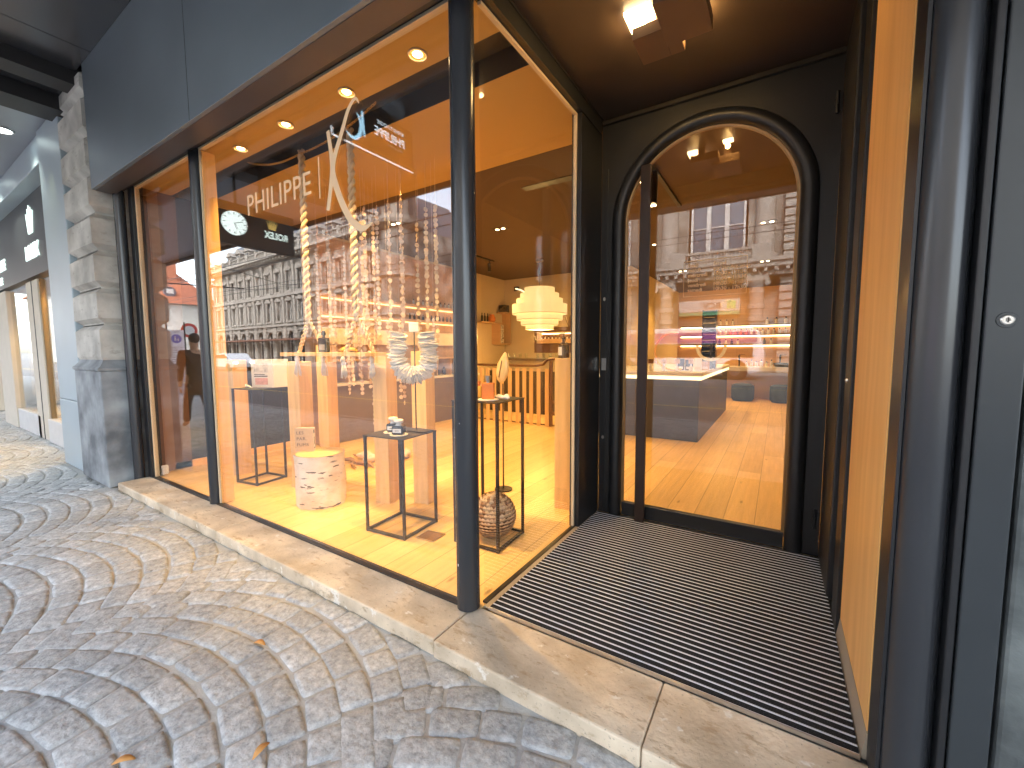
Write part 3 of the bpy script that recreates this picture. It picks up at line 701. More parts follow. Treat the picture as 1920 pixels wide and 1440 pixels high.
# window downlights
dls=[-4.78,-4.07,-3.35,-2.59,-1.91]
dn=['first window ceiling downlight, farthest left beside the second post','second window ceiling downlight from the left','third window ceiling downlight, just left of the first rope','fourth window ceiling downlight, behind the top of the monogram','fifth window ceiling downlight, nearest the corner post']
base=None
for i,x in enumerate(dls):
    if base is None:
        base=thing('ceiling_downlight',dn[0],'downlight',(x,1.95,IC-.002),'downlights in the window ceiling')
        b=MB(); b.tube([(x+.055*math.cos(t*PI/12),1.95+.055*math.sin(t*PI/12),IC-.006) for t in range(24)],.006,8,closed=True); b.build('rim',cream_trim,base,smooth=True)
        MB().lathe([(.018,IC-.012),(.030,IC-.003)],(x,1.95,0),24).build('lens',lamp_white,base)
    else: dup(base,(x,1.95,IC-.002),label=dn[i])
    spot((x,1.95,IC-.03),120,74,tgt=(x,2.55,0),rad=.03,blend=.85)
# room downlights (twin)
tw=None
for i,(x,y,l) in enumerate([(-3.52,5.22,'twin spot downlight in the brown ceiling above the slatted railing'),(-1.25,4.6,'twin spot downlight in the brown ceiling just inside the arched door'),(-.2,7.0,'twin spot downlight in the brown ceiling above the right aisle'),(-1.9,7.4,'twin spot downlight in the brown ceiling above the counter front'),(-.3,10,'twin spot downlight above the far end of the right aisle'),(-1.9,10.2,'twin spot downlight above the far end of the counter'),(-4.6,4.2,'twin spot downlight near the left shelves')]):
    if tw is None:
        tw=thing('twin_downlight',l,'downlight',(x,y,IC-.004),'twin downlights in the brown ceiling')
        MB().box(x-.11,x+.11,y-.06,y+.06,IC-.008,IC-.003).build('plate',black_metal,tw)
        for s in (-1,1): MB().lathe([(.02,IC-.013),(.026,IC-.0085)],(x+s*.052,y,0),16).build('lens',lamp_white,tw)
    else: dup(tw,(x,y,IC-.004),label=l)
    spot((x,y,IC-.05),110 if i in (0,6) else 74,115,rad=.06)
# added warm fill spots without fixtures for shelves, rear shop and window display
spot((-4.9,6.9,3.1),60,110); spot((-1.2,12.8,3.1),90,110)
spot((-3.2,3.1,3.15),70,110)
# air vent
tag(MB().box(-2.45,-1.75,4.05,4.17,IC-.008,IC-.003).build('ceiling_vent',black_metal,None),'narrow black slot vent in the brown ceiling','vent')
# track light
tr=thing('track_light','black ceiling track with small hanging cylinder spot above the railing','track light',(-4.85,6.7,IC))
MB().box(-4.87,-4.83,6.0,6.95,IC-.03,IC-.003).build('rail',black_metal,tr); MB().lathe([(.035,3.0),(.035,3.16),(.008,3.17),(.008,3.21)],(-4.85,6.8,0),16).build('spot_head',black_metal,tr,smooth=40)
tr2=thing('track_light','black angled track spot glowing just inside the top left of the arched door','track light',(-1.05,4.4,IC))
MB().box(-1.12,-1.08,4.2,5.6,IC-.03,IC-.003).build('rail',black_metal,tr2)
MB().tube([(-1.10,4.35,3.2),(-1.10,4.35,3.05),(-1.08,4.25,2.85)],.035,14).build('spot_head',black_metal,tr2,smooth=50)
MB().lathe([(.028,2.842),(.028,2.848)],(-1.08,4.25,0),16).build('lens',lamp_white,tr2)

# ================================================================== WINDOW DISPLAY
def post_thing(x,y,s,z1,rz,label):
    b=MB(); b.rbox((x,y,(z1+.068)/2),(s,s,z1-.068),rz)
    o=b.build('wooden_post',post_wood,None,bevel=.004); tag(o,label,'post','square pine posts standing in the shop window')
post_thing(-3.00,2.56,.15,1.43,R(12),'square pine post standing behind the bottle table, left of the pair')
post_thing(-2.70,2.74,.15,1.45,R(12),'square pine post standing behind the bottle table, right of the pair')
post_thing(-4.08,2.40,.16,1.35,R(10),'square pine post standing just behind the birch log')
post_thing(-5.14,2.28,.16,1.36,R(8),'square pine post at the far left beside the second glazing post')
post_thing(-4.30,2.85,.15,1.52,R(10),'taller square pine post behind the post at the birch log')
post_thing(-1.55,3.30,.15,1.385,R(8),'square pine post close to the side pane with the dark bottle on top')

def frame_table(corner_c,sx,sy,h,rz,label,top_over=.012):
    t=thing('metal_plinth_table',label,'side table',(corner_c[0],corner_c[1],FZ),'thin black metal frame tables in the window')
    M=Matrix.Translation((corner_c[0],corner_c[1],FZ))@Matrix.Rotation(rz,4,'Z')
    k=.009
    b=MB(M); b.box(-sx/2-top_over,sx/2+top_over,-sy/2-top_over,sy/2+top_over,h-.008,h); b.build('tabletop',black_metal,t)
    for a,c in ((-1,-1),(1,-1),(1,1),(-1,1)):
        b=MB(M); x=a*sx/2;y=c*sy/2; b.box(x-k,x+k,y-k,y+k,0,h-.0085); b.build('leg',black_metal,t)
    b=MB(M)
    for zz in (.004,):
        b.box(-sx/2+k,sx/2-k,-sy/2-k,-sy/2+k,zz,zz+.017); b.box(-sx/2+k,sx/2-k,sy/2-k,sy/2+k,zz,zz+.017)
        b.box(-sx/2-k,-sx/2+k,-sy/2+k,sy/2-k,zz,zz+.017); b.box(sx/2-k,sx/2+k,-sy/2+k,sy/2-k,zz,zz+.017)
    b.build('base_frame',black_metal,t)
    return t
frame_table((-2.455,2.235),.37,.37,.75,R(5),'low black wire frame table holding two dark squat bottles and the shell necklace')
frame_table((-1.755,2.44),.36,.36,1.035,R(3),'tall black wire frame table behind the corner post with the orange perfume bottle on it')
frame_table((-4.66,2.275),.31,.33,1.0,R(8),'tall black wire frame table on the left carrying the open magazine')
TZ1=.822;TZ2=1.107;TZ3=1.072
# floor drain
dr=thing('floor_socket','square brown metal floor box with bright rim set in the floor beside the low table','floor box',(-2.145,2.22,.068))
M=Matrix.Translation((-2.145,2.22,.069))@Matrix.Rotation(R(5),4,'Z')
b=MB(M); b.box(-.075,.075,-.065,.065,0,.002); b.build('lid',mat('lid_brown',(.22,.11,.04),.5),dr)
b=MB(M)
for q in ((-.085,.085,-.075,-.066),(-.085,.085,.066,.075),(-.085,-.076,-.066,.066),(.076,.085,-.066,.066)): b.box(*q,0,.004)
b.build('rim',steel,dr)
# birch log
lg=thing('birch_log','white barked birch log stump with sawn top standing in the window','log',(-3.50,2.22,FZ))
rnd=random.Random(5); b=MB(); n=40; rings=[]
offs=[rnd.uniform(-.006,.006) for _ in range(n)]
for j in range(9):
    z=FZ+j*.058
    rr=[.208+offs[k]+.004*math.sin(k*.9+j)+.003*math.sin(k*2.1-j*.7) for k in range(n)]
    rings.append(b.V([(-3.50+rr[k]*math.cos(2*PI*k/n),2.22+rr[k]*math.sin(2*PI*k/n),z) for k in range(n)]))
for i in range(8):
    for k in range(n): b.F(rings[i]+k,rings[i]+(k+1)%n,rings[i+1]+(k+1)%n,rings[i+1]+k)
b.F(*[rings[0]+k for k in range(n)][::-1])
bark=mat('birch_bark',(.62,.55,.47),.75,0,.05,2)
nt=bark.node_tree; bs=nt.nodes['Principled BSDF']; tc=nt.nodes.new('ShaderNodeTexCoord')
def nz(scale,mp_s,lo,hi,det=4):
    mp=nt.nodes.new('ShaderNodeMapping'); mp.inputs['Scale'].default_value=mp_s; n_=nt.nodes.new('ShaderNodeTexNoise'); n_.inputs['Scale'].default_value=scale; n_.inputs['Detail'].default_value=det
    nt.links.new(tc.outputs['Object'],mp.inputs['Vector']); nt.links.new(mp.outputs['Vector'],n_.inputs['Vector'])
    r_=nt.nodes.new('ShaderNodeMapRange'); r_.inputs['From Min'].default_value=lo; r_.inputs['From Max'].default_value=hi; nt.links.new(n_.outputs['Fac'],r_.inputs['Value']); return r_.outputs[0]
f1=nz(5,(1.6,1.6,7),.62,.66); f2=nz(22,(1,1,5),.68,.72); f3=nz(3,(1,1,1.5),.45,.75)
mx=nt.nodes.new('ShaderNodeMath'); mx.operation='MAXIMUM'; nt.links.new(f1,mx.inputs[0]); nt.links.new(f2,mx.inputs[1])
m1=nt.nodes.new('ShaderNodeMix'); m1.data_type='RGBA'; m1.inputs['A'].default_value=(.80,.72,.62,1); m1.inputs['B'].default_value=(.52,.38,.26,1); nt.links.new(f3,m1.inputs['Factor'])
m2=nt.nodes.new('ShaderNodeMix'); m2.data_type='RGBA'; m2.inputs['B'].default_value=(.10,.075,.06,1); nt.links.new(m1.outputs['Result'],m2.inputs['A']); nt.links.new(mx.outputs[0],m2.inputs['Factor']); nt.links.new(m2.outputs['Result'],bs.inputs['Base Color'])
b.build('bark',bark,lg,smooth=60)
b=MB(); b.lathe([(.203,FZ+.462),(.203,FZ+.466),(0.001,FZ+.4665)],(-3.50,2.22,0),40); b.build('sawn_top',mat('log_end',(.62,.42,.2),.6,0,.12,3),lg)
# book on log
M=Matrix.Translation((-3.60,2.22,.5375))@Matrix.Rotation(R(38),4,'Z')
bk=thing('book','upright tan perfume book with white spine standing on the birch log','book',(-3.60,2.22,.5375))
# local: cover faces -x/-y side toward camera
b=MB(M); b.box(-.145,.0,-.002,.0,0,.215); b.build('back_cover',mat('book_tan',(.60,.40,.2),.6),bk) if 0 else None
cov=mat('book_cover',(.55,.37,.20),.55,0,.08,6)
b=MB(M); b.box(-.15,.012,-.030,-.026,0,.215); b.build('front_cover',cov,bk)
b=MB(M); b.box(-.15,.012,.016,.020,0,.215); b.build('back_cover',cov,bk)
b=MB(M); b.box(.006,.0118,-.0258,.0158,0,.215); b.build('spine',label_white,bk)
b=MB(M); b.box(-.145,.005,-.0255,.0155,.004,.211); b.build('pages',paper,bk)
def local_text(s,size,M,lp,parent,m,sx=1,spacing=1):
    o=text('title',s,size,(0,0,0),(0,0,0),m,None,ext=.0004,sx=sx,spacing=spacing)
    o.data.transform(Matrix.Translation(-wloc(parent))@M@Matrix.Translation(lp)@Matrix.Rotation(PI/2,4,'X')); o.parent=parent; return o
inkm=mat('ink',(.05,.03,.02),.7)
for i,(t_,) in enumerate((('LES',),('PAR.',),('FUMS',))): local_text(t_,.040,M,Vector((-.135,-.0309,.158-i*.055)),bk,inkm,1.05,1.1)
for q in ((-.015,.006,.165,.195),(-.012,.004,.02,.032),(-.008,.0,.06,.13)): b=MB(M); b.box(.0119,.0124,*q); b.build('spine_print',inkm,bk)
# magazine on left table
M=Matrix.Translation((-4.60,2.31,TZ3))@Matrix.Rotation(R(28),4,'Z')
mg=thing('magazine','white picture magazine standing open on the tall left table','magazine',(-4.60,2.31,TZ3))
b=MB(M); b.box(-.13,.10,-.006,0,0,.30); b.build('front_page',paper,mg)
M2=M@Matrix.Translation((.10,.0,0))@Matrix.Rotation(R(62),4,'Z'); b=MB(M2); b.box(0,.16,-.02,0,0,.30); b.build('page_block',label_white,mg)
b=MB(M); b.box(-.10,.06,-.0075,-.0065,.16,.26); b.build('photo',mat('mag_photo',(.22,.2,.2),.5,0,.7,25,col2=(.6,.55,.5)),mg)
b=MB(M); b.box(-.09,.05,-.0075,-.0065,.03,.10); b.build('photo',mat('mag_pink',(.6,.3,.25),.5,0,.5,25),mg)
b=MB(M); b.box(-.10,.05,-.0075,-.0065,.115,.125).box(-.10,.02,-.0075,-.0065,.135,.142); b.build('print_lines',inkm,mg)
# white driftwood by magazine
tag(MB().tube([(-4.80,2.22,TZ3+.015),(-4.74,2.20,TZ3+.03),(-4.68,2.17,TZ3+.018),(-4.60,2.15,TZ3+.028),(-4.54,2.16,TZ3+.012)],[.006,.012,.009,.012,.005],8).build('driftwood',white_shell,None,smooth=True),'thin pale twig lying on the tall left table in front of the magazine','twig')

# dark squat bottles on low table
def squat(x,y,rz,label):
    t=thing('apothecary_bottle',label,'perfume bottle',(x,y,TZ1+.006),'dark squat bottles with white caps on the low table')
    z=TZ1+.0065
    M=Matrix.Translation((x,y,z))@Matrix.Rotation(rz,4,'Z')
    b=MB(M); b.box(-.043,.043,-.043,.043,0,.066); b.build('body',black_mat,t,bevel=.012)
    b=MB(M); b.lathe([(.024,.064),(.02,.074),(.02,.088)],(0,0,0),20); b.build('neck',label_white,t,smooth=40)
    b=MB(M); b.lathe([(.033,.089),(.036,.094),(.036,.106),(.033,.111)],(0,0,0),24); b.build('cap',label_white,t,smooth=40)
    b=MB(M); b.box(-.032,.032,-.0445,-.0436,.018,.048); b.build('label',label_white,t)
    b=MB(M); b.box(-.015,.015,-.0452,-.0447,.03,.034); b.build('label_print',inkm,t)
def coaster(x,y,z,r_,label):
    rnd=random.Random(int(x*1000)); b=MB(); n=40
    rr=[r_*(1+.03*math.sin(k*2.5)+rnd.uniform(-.015,.015)) for k in range(n)]
    a=b.V([(x+rr[k]*math.cos(2*PI*k/n),y+rr[k]*math.sin(2*PI*k/n),z) for k in range(n)]); c=b.V([(x+rr[k]*math.cos(2*PI*k/n),y+rr[k]*math.sin(2*PI*k/n),z+.005) for k in range(n)])
    b.F(*[a+k for k in range(n)][::-1]);b.F(*[c+k for k in range(n)])
    for k in range(n): b.F(a+k,a+(k+1)%n,c+(k+1)%n,c+k)
    tag(b.build('shell_coaster',white_shell,None),label,'coaster')
coaster(-2.505,2.20,TZ1,.066,'pale round coaster under the left dark bottle'); coaster(-2.385,2.155,TZ1,.066,'pale round coaster under the right dark bottle')
squat(-2.50,2.205,R(28),'left dark squat bottle with white cap on the low table'); squat(-2.385,2.155,R(28),'right dark squat bottle with white cap on the low table')

# shell necklace on stand
nk=thing('shell_necklace_stand','big white shell necklace hanging on a thin black rod stand on the low table','necklace',(-2.41,2.36,TZ1))
MB().box(-2.45,-2.28,2.30,2.42,TZ1,TZ1+.006).build('stand_base',black_metal,nk)
MB().tube([(-2.41,2.36,TZ1+.005),(-2.41,2.36,1.60)],.005,8).build('rod',black_metal,nk,smooth=True)
MB().rbox((-2.41,2.36,1.635),(.075,.05,.075),R(35)).build('top_block',label_white,nk,bevel=.006)
rnd=random.Random(11)
path=[(-.105,.0),(-.115,-.10),(-.12,-.19),(-.10,-.265),(-.055,-.31),(0,-.325),(.055,-.31),(.10,-.265),(.12,-.19),(.115,-.10),(.105,0)]
rx=Vector((math.cos(R(-35)),math.sin(R(-35)),0)) ; fy=Vector((math.sin(R(-35)),-math.cos(R(-35)),0))
rx=Vector((.82,.57,0)).normalized(); fy=Vector((.57,-.82,0)).normalized()
P=[]
for i in range(len(path)-1):
    for k in range(5):
        t=k/5; P.append((path[i][0]*(1-t)+path[i+1][0]*t, path[i][1]*(1-t)+path[i+1][1]*t))
P.append(path[-1])
nc=Vector((-2.41,2.345,1.585))
b=MB(); 
for i,(a,z) in enumerate(P):
    d=Vector((P[min(i+1,len(P)-1)][0]-P[max(i-1,0)][0],P[min(i+1,len(P)-1)][1]-P[max(i-1,0)][1])).normalized()
    T=rx*d.x+Vector((0,0,1))*d.y; N=T.cross(fy).normalized()
    c=nc+rx*a+Vector((0,0,z))+fy*.0
    for q in range(3):
        rr=.058+rnd.uniform(-.01,.012); tilt=rnd.uniform(-.45,.45); off=N*rnd.uniform(-.008,.02)+T*(q-1)*.008
        n1=(T*math.cos(tilt)+fy*math.sin(tilt)).normalized(); a1=n1.cross(N).normalized(); a2=n1.cross(a1)
        n=12; pts=[]
        for s_ in (-1,1):
            pts.append(b.V([c+off+n1*s_*.0018+(a1*math.cos(2*PI*k/n)*.8+a2*math.sin(2*PI*k/n))*rr*(1+.12*math.sin(3*k+q)) for k in range(n)]))
            cc=b.V([c+off+n1*s_*.006]); 
            for k in range(n): b.F(cc,pts[-1]+k,pts[-1]+(k+1)%n)
        for k in range(n): b.F(pts[0]+k,pts[1]+k,pts[1]+(k+1)%n,pts[0]+(k+1)%n)
b.build('shell_discs',white_shell,nk)
MB().tube([nc+rx*a+Vector((0,0,z))-fy*.02 for a,z in P],.012,8).build('cord',rope_m,nk,smooth=True)

# tall table things
def squarebottle(x,y,z,rz,w_,d_,h,body,cap,label,nm='perfume_bottle',group=None,capstyle=0,lab=True,parent_kids=True):
    t=thing(nm,label,'perfume bottle',(x,y,z),group)
    M=Matrix.Translation((x,y,z))@Matrix.Rotation(rz,4,'Z')
    b=MB(M); b.box(-w_/2,w_/2,-d_/2,d_/2,.0005,h); b.build('body',body,t,bevel=min(w_,d_)*.14)
    b=MB(M); b.lathe([(w_*.17,h),(w_*.17,h*1.08),(w_*.12,h*1.09),(w_*.2,h*1.12),(w_*.26,h*1.42)],(0,0,0),16); b.build('cap',cap,t,smooth=40)
    if lab: b=MB(M); b.box(-w_*.3,w_*.3,-d_/2-.001,-d_/2-.0003,h*.3,h*.62); b.build('label',label_white,t)
    return t
coaster(-1.71,2.37,TZ2,.075,'pale round plate under the orange perfume bottle')
squarebottle(-1.71,2.37,TZ2+.0055,R(25),.088,.04,.115,amber,steel,'square orange perfume bottle with tall chrome cap on the tall table',lab=False)
tag(MB().tube([(-1.70,2.46,TZ2+.016),(-1.66,2.43,TZ2+.022),(-1.60,2.40,TZ2+.020),(-1.57,2.40,TZ2+.026),(-1.545,2.385,TZ2+.022)],[.008,.016,.012,.022,.006],10).build('driftwood',white_shell,None,smooth=True),'pale knobbly piece of driftwood lying beside the orange perfume bottle','driftwood')
squarebottle(-1.85,2.45,TZ2,R(10),.05,.04,.085,mat('yellow_glass',(.75,.42,.06),.2),amber,'small yellow bottle partly hidden behind the corner post on the tall table',lab=False)
# mask / pod on stand
sh=thing('shell_on_stand','tall pale cowrie shaped shell on a thin stand behind the tall table','shell',(-2.22,3.50,FZ))
MB().box(-2.34,-2.10,3.40,3.62,FZ,FZ+1.02).build('plinth',dark_wood,sh) if 0 else MB().lathe([(.09,FZ),(.09,FZ+.012),(.008,FZ+.016),(.006,1.13)],(-2.26,3.38,0),16).build('stand',black_metal,sh)
b=MB(); M=Matrix.Translation((-2.26,3.38,1.28))@Matrix.Rotation(R(12),4,'Y'); b.T=M
b.lathe([(.001,-.15),(.045,-.12),(.07,-.05),(.066,.03),(.04,.10),(.015,.15),(.001,.16)],(0,0,0),20,1,.6); b.build('shell',mat('cowrie',(.72,.55,.28),.25,0,.3,14,stretch=(1,1,.3)),sh,smooth=True)
b=MB(M); b.box(-.004,.004,-.046,-.040,-.09,.08); b.build('opening',dark_wood,sh)

# scale ball
bl=thing('scale_ball','large ball covered in brown overlapping wooden scales under the tall table','decorative ball',(-1.74,2.47,FZ))
b=MB(); c=Vector((-1.74,2.47,FZ+.165)); rnd=random.Random(2)
b.lathe([(.001,-.15),(.08,-.127),(.13,-.075),(.15,0),(.13,.075),(.08,.127),(.001,.15)],c,20); b.build('core',dark_wood,bl)
b=MB(); scm=[mat('scale_brown',(.30,.155,.07),.6,0,.3,14),mat('scale_tan',(.60,.41,.23),.6,0,.3,14),mat('scale_pale',(.62,.44,.27),.6,0,.3,14)]
rows=19
for j in range(rows):
    th=PI*(j+.6)/rows; nr=max(5,int(34*math.sin(th)))
    for k in range(nr):
        ph=2*PI*(k+.5*(j%2))/nr+rnd.uniform(-.05,.05)
        d=Vector((math.sin(th)*math.cos(ph),math.sin(th)*math.sin(ph),math.cos(th)))
        e=Vector((math.cos(th)*math.cos(ph),math.cos(th)*math.sin(ph),-math.sin(th))); s_=d.cross(e)
        b.cur=rnd.choice((1,1,2,2)) if d.z<.1 else rnd.choice((0,1,1,2))
        w_=.021*rnd.uniform(.9,1.15); L=.042
        p=c+d*.149
        up=-e
        tip=p+up*L*.9+d*.017
        a=b.V([p-s_*w_*.7,p+s_*w_*.7,p+s_*w_+up*L*.45+d*.012,tip,p-s_*w_+up*L*.45+d*.012,p+up*L*.4+d*.017])
        b.F(a,a+1,a+5);b.F(a+1,a+2,a+5);b.F(a+2,a+3,a+5);b.F(a+3,a+4,a+5);b.F(a+4,a,a+5)
b.build('scales',scm,bl,fix=False)

# hanging shelf with ropes
hsf=thing('hanging_rope_shelf','pine plank hung from the ceiling by two thick twisted cream ropes with tassels','hanging shelf',(-3.42,2.28,1.42))
b=MB(); b.rbox((-3.40,2.30,1.425),(1.12,.24,.032),R(4)); b.build('plank',post_wood,hsf,bevel=.003)
def twisted(b,p0,p1,r_,tr,turns,n=60,strands=3):
    p0=Vector(p0);p1=Vector(p1);d=(p1-p0); L=d.length; d.normalize(); a=d.orthogonal().normalized(); c=d.cross(a)
    for s in range(strands):
        pts=[]
        for i in range(n+1):
            t=i/n; th=turns*2*PI*t+s*2*PI/strands
            pts.append(p0+d*L*t+(a*math.cos(th)+c*math.sin(th))*r_)
        b.tube(pts,tr,7)
def arope(x,y,label=None):
    b=MB(); twisted(b,(x,y,3.24),(x+.0,y,1.74),.0155,.0165,11,200,2); b.build('rope',rope_m,hsf,smooth=True)
    for dx,dy in ((-.10,-.04),(.09,.10)):
        b=MB(); twisted(b,(x,y,1.745),(x+dx,y+dy,1.44),.0095,.011,4,40,2); b.build('rope_end',rope_m,hsf,smooth=True)
    for dx,dy in ((-.105,-.06),(.085,.08)):
        b=MB(); cx,cy=x+dx,y+dy; rnd=random.Random(int(cx*100))
        b.lathe([(.012,1.408),(.02,1.395),(.022,1.375),(.014,1.36),(.02,1.34)],(cx,cy,0),12)
        for k in range(26):
            a=rnd.uniform(0,2*PI); q=rnd.uniform(.006,.024); z1=rnd.uniform(1.22,1.26)
            b.tube([(cx+.012*math.cos(a),cy+.012*math.sin(a),1.35),(cx+q*1.2*math.cos(a),cy+q*1.2*math.sin(a),1.29),(cx+q*1.5*math.cos(a),cy+q*1.5*math.sin(a),z1)],.0035,5)
        b.build('tassel',tassel_m,hsf,smooth=True)
arope(-3.66,2.26); arope(-2.99,2.27)
# swag chain
cpts=[]
for a,c_ in (((-4.3,2.12,3.235),(-3.66,2.24,3.20)),((-3.66,2.24,3.20),(-2.45,2.12,3.235))):
    for k in range(24):
        t=k/24; p=Vector(a)*(1-t)+Vector(c_)*t; p.z-=.10*4*t*(1-t)*.5; cpts.append(p)
b=MB()
for i,p in enumerate(cpts[:-1]):
    d=(cpts[i+1]-p); 
    for q in range(2):
        c0=p+d*(q*.5+.25); d1=d.normalized(); s1=(Vector((0,0,1)) if (2*i+q)%2 else Vector((0,1,0)))
        b.tube([c0+d1*.016*math.cos(t*PI/4)+s1*.008*math.sin(t*PI/4) for t in range(8)],.0025,5,closed=True)
tag(b.build('swag_chain',gold_chain,None,smooth=True),'thin golden chain swagged below the window ceiling between the ropes','chain')
# dark bottle on plank
db=thing('dark_bottle','dark grey square bottle with black stopper on the hanging plank between the ropes','bottle',(-3.42,2.25,1.442))
M=Matrix.Translation((-3.42,2.25,1.4425))@Matrix.Rotation(R(20),4,'Z')
b=MB(M); b.box(-.04,.04,-.03,.03,0,.13); b.build('body',mat('smoke_glass',(.05,.06,.065),.12),db,bevel=.008)
b=MB(M); b.lathe([(.012,.13),(.012,.15),(.02,.152),(.02,.175),(.013,.18),(.013,.19)],(0,0,0),16); b.build('stopper',black_mat,db,smooth=40)
b=MB(M); b.box(-.028,.028,-.0312,-.0303,.02,.07); b.build('label',mat('grey_label',(.3,.3,.3),.6),db)
# small dark bottle group left and coral items on plank
tag(MB().blob((-3.12,2.28,1.465),(.10,.06,.024),12,6,.2,4).build('shell_plate',mat('ochre_shell',(.7,.45,.12),.4),None,smooth=True),'flat ochre shell lying on the right end of the hanging plank','shell')

# capiz strands
sgroups=[('string of pale round capiz shell discs hanging behind the right rope','strings of shell discs on the right'),('string of pale round capiz shell discs hanging between the two ropes','strings of shell discs between the ropes'),('string of round shell discs hanging low under the hanging plank','long strings of shell discs below the plank'),('string of golden round shell discs hanging at the right near the corner post','strings of golden shell discs at the far right')]
def strand(x,y,ztop,zbot,m,lab,grp,seed,dr_=.0215):
    rnd=random.Random(seed); t=MB(); sx=rnd.uniform(0,6)
    z=ztop; b=t
    while z>zbot:
        rr=dr_*rnd.uniform(.85,1.1); a=rnd.uniform(-1.1,1.1)+R(-35); tl=rnd.uniform(-.15,.15)
        nx=Vector((math.sin(-a),-math.cos(a),tl)).normalized(); a1=nx.cross(Vector((0,0,1))).normalized(); a2=nx.cross(a1)
        c=Vector((x+rnd.uniform(-.003,.003),y,z)); n=14
        A=b.V([c-nx*.0012+(a1*math.cos(2*PI*k/n)+a2*math.sin(2*PI*k/n))*rr for k in range(n)]);B=b.V([c+nx*.0012+(a1*math.cos(2*PI*k/n)+a2*math.sin(2*PI*k/n))*rr for k in range(n)])
        b.F(*[A+k for k in range(n)]);b.F(*[B+k for k in range(n)][::-1])
        for k in range(n): b.F(A+k,B+k,B+(k+1)%n,A+(k+1)%n)
        z-=rr*2+rnd.choice((.004,.006,.03))
    b.tube([(x,y,3.238),(x,y,ztop)],.0012,4); b.tube([(x+.0,y+.003,ztop),(x,y+.003,z+.05)],.0010,4)
    tag(b.build('shell_string',m,None),lab,'shell string',grp)
capg=mat('capiz_gold',(.5,.36,.17),.35,0,.3,9,col2=(.7,.53,.3))
rnd=random.Random(21)
for i in range(11): strand(-3.78+.072*i+rnd.uniform(-.02,.02),2.95+rnd.uniform(-.18,.2),rnd.uniform(2.6,2.85),rnd.uniform(1.35,1.75),capiz,*sgroups[0],30+i)
for i in range(7): strand(-4.62+.12*i+rnd.uniform(-.02,.02),2.9+rnd.uniform(-.1,.15),rnd.uniform(2.35,2.75),rnd.uniform(1.3,1.6),capiz,*sgroups[1],60+i)
for i,(x,zb) in enumerate(((-4.08,.98),(-3.95,.95),(-3.84,.62),(-3.72,1.05),(-3.98,1.15),(-3.35,.85),(-3.25,.95),(-2.85,1.25),(-4.2,1.1),(-3.6,.9),(-3.5,1.0),(-3.1,1.15),(-4.0,1.05),(-3.45,1.2))): strand(x,2.98+(i%3)*.07,1.75,zb,capiz,*sgroups[2],80+i)
for i in range(5): strand(-2.98+.062*i,2.98+(i%2)*.06,2.78 if i>1 else 2.66,rnd.uniform(1.35,1.9),capg,*sgroups[3],100+i)

# shells and driftwood on the floor
cn2=[((-4.42,3.42,FZ+.055),(.11,.075,.06),'pinkish conch shell on the floor at the left of the pair'),((-4.24,3.36,FZ+.05),(.10,.06,.055),'pale conch shell on the floor next to the driftwood'),((-4.02,3.75,FZ+.06),(.12,.07,.06),'spiky pale shell on the floor between the two pine posts')]
for i,(c,rd,lab) in enumerate(cn2):
    b=MB(); c=Vector(c); n=18
    M=Matrix.Translation(c)@Matrix.Rotation(R(30+50*i),4,'Z')@Matrix.Rotation(PI/2,4,'Y'); b.T=M
    L=rd[0]; pr=[(.001,-L*1.1),(.02,-L*.9),(.03,-L*.7)]
    for k,(q,rz_) in enumerate(((-.6,.5),(-.45,.62),(-.4,.55),(-.2,.85),(-.12,.78),(.1,1.0),(.4,.9),(.8,.5),(1.2,.12))): pr.append((rd[2]*rz_,L*q))
    b.lathe(pr,(0,0,0),n)
    if i==2:
        for k in range(6): a=k*PI/5; b.tube([(rd[2]*.9*math.cos(a),rd[2]*.9*math.sin(a),.0),(rd[2]*1.35*math.cos(a),rd[2]*1.35*math.sin(a),.0)],[.010,.001],6)
    tag(b.build('conch_shell',mat('pink_shell',(.62,.48,.42),.5,0,.25,16,.3,40,col2=(.8,.72,.66)),None,smooth=50),lab,'shell','large shells on the shop floor')
b=MB(); b.tube([(-4.62,3.18,FZ+.02),(-4.45,3.22,FZ+.045),(-4.28,3.20,FZ+.03),(-4.1,3.24,FZ+.035),(-3.98,3.20,FZ+.02)],[.012,.028,.022,.026,.008],10); b.tube([(-4.35,3.2,FZ+.03),(-4.25,3.10,FZ+.03),(-4.12,3.06,FZ+.02)],[.02,.018,.006],9)
b.tube([(-4.7,3.45,FZ+.02),(-4.6,3.42,FZ+.03),(-4.5,3.40,FZ+.02)],[.006,.015,.006],8)
tag(b.build('driftwood',mat('drift_brown',(.32,.19,.1),.8,0,.3,8,.4,30),None,smooth=True),'brown forked driftwood on the floor in front of the shells','driftwood')
# pump bottle on the right post
pb=thing('pump_bottle','dark brown round pump bottle with white label standing on the post by the side pane','bottle',(-1.56,3.28,1.386))
MB().lathe([(.045,1.387),(.048,1.40),(.048,1.49),(.03,1.515),(.014,1.52),(.014,1.54)],(-1.56,3.28,0),24).build('body',mat('brown_glass',(.05,.028,.015),.15),pb,smooth=40)
MB().lathe([(.016,1.54),(.016,1.56),(.006,1.56),(.006,1.59)],(-1.56,3.28,0),12).box(-1.60,-1.55,3.274,3.286,1.588,1.598).build('pump',black_mat,pb,smooth=30)
b=MB()
for k in range(6): 
    a0=R(205+k*12);a1=R(205+(k+1)*12); q=b.V([(-1.56+.049*math.cos(a0),3.28+.049*math.sin(a0),1.41),(-1.56+.049*math.cos(a1),3.28+.049*math.sin(a1),1.41),(-1.56+.049*math.cos(a1),3.28+.049*math.sin(a1),1.48),(-1.56+.049*math.cos(a0),3.28+.049*math.sin(a0),1.48)]); b.F(q,q+1,q+2,q+3)
